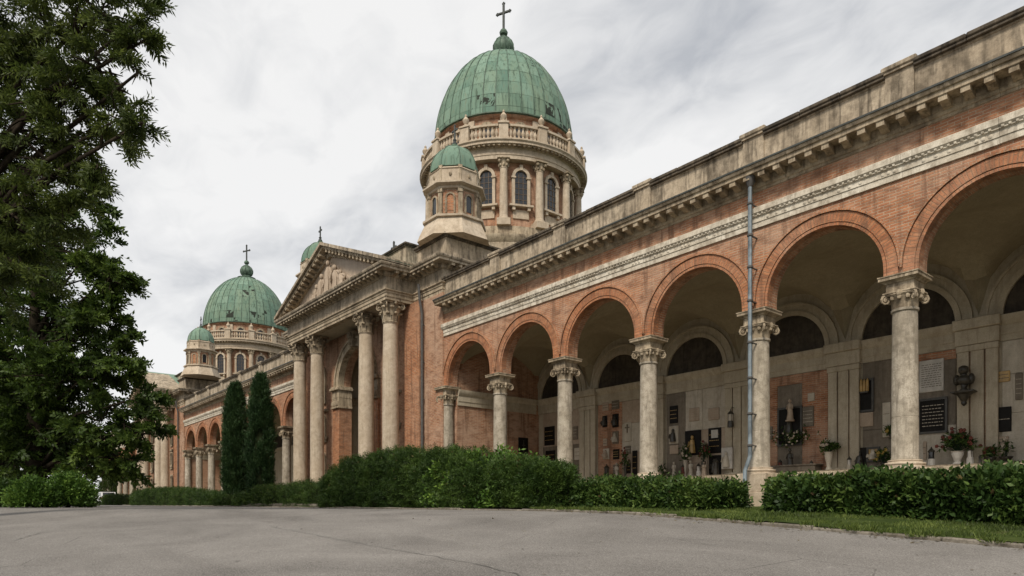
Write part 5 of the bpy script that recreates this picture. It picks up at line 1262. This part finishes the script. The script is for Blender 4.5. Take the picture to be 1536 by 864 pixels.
tag(b.build('grave_bench', 'slate', None, (X0, BACK-.5, LZ)), 'long low dark stone bench along the foot of the brick bay', 'bench')

# ------------------------------------------------------------------ stone step, parked car
Xs, Xe = X_(366, 12.6), X_(492, 12.6)
stp = tag(empty('stone_step', ((Xs+Xe)/2, 12.7, zgf((Xs+Xe)/2, 12.7))), 'low stone step before the portico between the cypresses and the tall yew', 'step')
n_ = 7
for i in range(n_):
    x0 = Xs+(Xe-Xs)*i/n_; g = zgf(x0, 12.6)
    b = MB(); b.box(x0+.006, x0+(Xe-Xs)/n_-.006, 12.45, 12.9, g-.1, g+.17+random.uniform(-.01, .01), .015); b.build('step_stone', 'kerb', stp)
    b = MB(); b.box(x0+.006, x0+(Xe-Xs)/n_-.006, 12.91, 13.4, g-.1, g+.34+random.uniform(-.01, .01), .015); b.build('step_stone', 'kerb', stp)

def car(x, Z, label):
    X, Y = cw(x, Z); g = zgf(X, Y)
    root = tag(empty('parked_car', (X, Y, g)), label, 'car')
    b = MB()                                      # rear towards +X
    b.prism([(2.0, .32), (2.05, .55), (1.98, .86), (1.9, .92), (1.0, .95), (-.6, .95), (-1.9, .80), (-2.1, .65), (-2.1, .32)], 'y', -.86, .86)
    b.prism([(1.82, .93), (1.45, 1.40), (1.2, 1.46), (-.1, 1.46), (-.95, .95)], 'y', -.70, .70); b.xf(Matrix.Translation((X, Y, g))); b.build('body', 'car', root, sharp=30)
    b = MB(); b.face([(1.80, -.6, .98), (1.80, .6, .98), (1.50, .56, 1.38), (1.50, -.56, 1.38)]); b.xf(Matrix.Translation((X+.03, Y, g+.01))); b.build('rear_window', 'glass', root)
    for sg in (-1, 1):
        b = MB(); b.prism([(1.5, 1.0), (1.25, 1.38), (0, 1.38), (-.7, 1.0)], 'y', sg*.705-.004, sg*.705+.004); b.xf(Matrix.Translation((X, Y, g))); b.build('side_window', 'glass', root)
        b = MB(); b.box(1.99, 2.06, sg*.72-.12, sg*.72+.12, .62, .84, .01); b.xf(Matrix.Translation((X, Y, g))); b.build('tail_light', 'tail', root)
        for xx in (1.3, -1.35):
            b = MB(); b.lathe([(.2, -.1), (.30, -.1), (.32, -.06), (.32, .06), (.30, .1), (.2, .1)], 16); b.xf(Matrix.Translation((X+xx, Y+sg*.80, g+.31)) @ Matrix.Rotation(PI/2, 4, 'X')); o = b.build('wheel', 'rubber', root)
            b = MB(); b.lathe([(.0, -.105), (.19, -.105), (.19, .105), (.0, .105)], 12); b.xf(Matrix.Translation((X+xx, Y+sg*.80, g+.31)) @ Matrix.Rotation(PI/2, 4, 'X')); b.build('rim', 'zinc', o)
    b = MB(); b.box(2.04, 2.062, -.26, .26, .60, .71); b.xf(Matrix.Translation((X, Y, g))); b.build('number_plate', 'white', root)
car(159, 78, 'white car parked far off between the bushes and the small dark hedge')

# ------------------------------------------------------------------ small things of the ground
def ground_ray(x, y):
    t = (x-768)/1024; k = (763-y)/1024; Z = 3.
    while Z < 60:
        X, Y = cw(x, Z)
        if EYE+k*Z < zgf(X, Y): return X, Y
        Z += .02
    return cw(x, 60)
def crack(pts, wd, seed):
    rg = random.Random(seed); P = [Vector((*ground_ray(*p), 0)) for p in pts]; Q = []
    for a, b_ in zip(P, P[1:]):
        n = max(2, int((b_-a).length/.12))
        for i in range(n):
            q = a.lerp(b_, i/n); Q.append(q+Vector((rg.gauss(0, .018), rg.gauss(0, .018), 0)))
    b = MB(); pr = None
    for i, q in enumerate(Q):
        d = (Q[min(i+1, len(Q)-1)]-Q[max(i-1, 0)]).normalized(); s_ = Vector((-d.y, d.x, 0)); w_ = wd*rg.uniform(.35, 1.2)
        e = [(q+s_*w_*sg).to_tuple()[:2] for sg in (-1, 1)]; e = [(x, y, zgf(x, y)+.006) for x, y in e]
        if pr: b.face([pr[0], pr[1], e[1], e[0]])
        pr = e
    o = b.build('crack', 'iron', ROAD); return o
ROAD = bpy.data.objects['road']
crack([(405, 790), (500, 808), (585, 824), (650, 835), (715, 847), (790, 866)], .006, 1)
crack([(20, 812), (60, 800), (120, 795)], .007, 2)
crack([(880, 800), (1000, 806), (1090, 822)], .003, 3)
def path_sheet():
    xs = np.linspace(-15.0, -13.1, 6)
    o = grid_mesh('path', xs, lambda x: np.linspace(float(yedge(x))+.02, 15.4, 20), 'kerb', .012, zlawn); tag(o, kind='structure')
path_sheet()
# fallen leaves along the kerb and on the road
def litter():
    n = 700; x = RNG.uniform(-22, 0, n); y = yedge(x)-np.abs(RNG.normal(0, .25, n)); k = RNG.uniform(size=n) < .25; y = np.where(k, y-RNG.uniform(0, 6, n), y)
    P = np.stack([x, y, zg(x, y)+.008], 1); D = np.stack([RNG.normal(size=n), RNG.normal(size=n), RNG.uniform(0, .2, n)], 1)
    tag(leaf_mesh('leaf_litter', P, D, np.tile([0., 0, 1], (n, 1))+RNG.normal(0, .2, (n, 3)), RNG.uniform(.03, .07, n), RNG.uniform(.02, .035, n), RNG.uniform(0, 1, n), 'litter', None, (0, 0, 0)), 'scattered small fallen leaves on the asphalt along the kerb', 'leaves', kind='stuff')
litter()
# more memorials
P_(818, 640, 833, 668, 'black', 'black plaque between the first two whole columns, at the corner of the wall', 3)
P_(854, 640, 868, 660, 'slate', 'upper grey plaque just right of the third column from the portico', 3, 'marble')
P_(852, 666, 860, 690, 'black', 'lower left dark plaque just right of the third column from the portico', 0, 'bronze', extra='relief')
P_(863, 672, 872, 690, 'marble', 'lower right pale plaque just right of the third column from the portico', 2, 'slate')
P_(820, 676, 834, 696, 'black', 'low black plaque at the corner of the wall, seen between two columns', 2)
P_(931-12, 601, 930, 614, 'slate', 'small high grey plaque at the top of the brick panel', 2, 'marble')
P_(905, 604, 914, 616, 'pink', 'small high pale plaque at the top left of the brick panel', 2, 'bronze')
P_(950, 676, 957, 712, 'black', 'narrow dark plaque beside the column at the foot of the pale slab', 3)
P_(1035, 612, 1050, 632, 'pink', 'faded pale plaque in the middle of the pale slabs', 4, 'plaster')
P_(1064, 612, 1080, 630, 'pink', 'faded pale plaque right of the middle of the pale slabs', 3, 'plaster')
P_(1213, 590, 1223, 602, 'marble', 'tiny white plaque high on the brick bay right of the drainpipe', 0)
P_(1152, 640, 1160, 660, 'slate', 'small dark plaque on the brick beside the column at the drainpipe', 2, 'marble')
P_(1386, 662, 1391, 690, 'pink', 'slim pale stone tablet left of the dark glass lantern', 2, 'slate')
P_(1495, 655, 1514, 668, 'pink', 'small pale tablet beneath the plain black square plaque', 2, 'slate')
P_(1524, 560, 1535, 600, 'slate', 'dark plaque cut by the right edge of the view', 4, 'marble')
P_(1205, 610, 1222, 640, 'slate', 'grey slate plaque right of the framed memorial on the brick bay', 4, 'marble')
statuette(1290, 690, 704, 'small dark figure below the candle plaque', 'bronze', BACK-.35, LZ)
statuette(925, 694, 714, 'small white figure at the foot of the brick panel', 'marble', BACK-.3, LZ)
lantern(910, 696, 716, 'dark lantern at the foot of the brick panel', body='bronze', base='bronze')
lantern(1048, 694, 713, 'pale candle before the carved slab', body='white', base='white')
lantern(1470, 682, 700, 'small dark lantern left of the dark pot', body='bronze', base='bronze')
lantern(1274, 684, 702, 'small white lantern at the left end of the dark slab', body='white', base='marble')
lantern(1170, 688, 703, 'small red grave candle on the ledge at the brick bay', body='petal_red', base='petal_red')

def weeds():
    m_ = 70; cx = RNG.uniform(-12.5, 0, m_); cy = yedge(cx)+RNG.normal(.06, .08, m_); P = []; D = []
    for a, b_ in zip(cx, cy):
        k = int(RNG.integers(14, 36)); r = RNG.uniform(.03, .12); q = RNG.normal(0, r, (k, 2)); P.append(np.stack([a+q[:, 0], b_+q[:, 1]*.5, np.full(k, zgf(a, b_)+.035)], 1)); D.append(np.stack([q[:, 0]*5, q[:, 1]*5-.2, np.full(k, .8)], 1)+RNG.normal(0, .25, (k, 3)))
    P = np.concatenate(P); D = np.concatenate(D); n = len(P)
    tag(leaf_mesh('verge_weeds', P, D, unit(n), RNG.uniform(.05, .15, n), RNG.uniform(.010, .022, n), RNG.uniform(.2, .9, n), 'grass', None, (0, 0, 0)), 'tufts of weeds and long grass hanging over the low kerb stones', 'weeds', kind='stuff')
weeds()
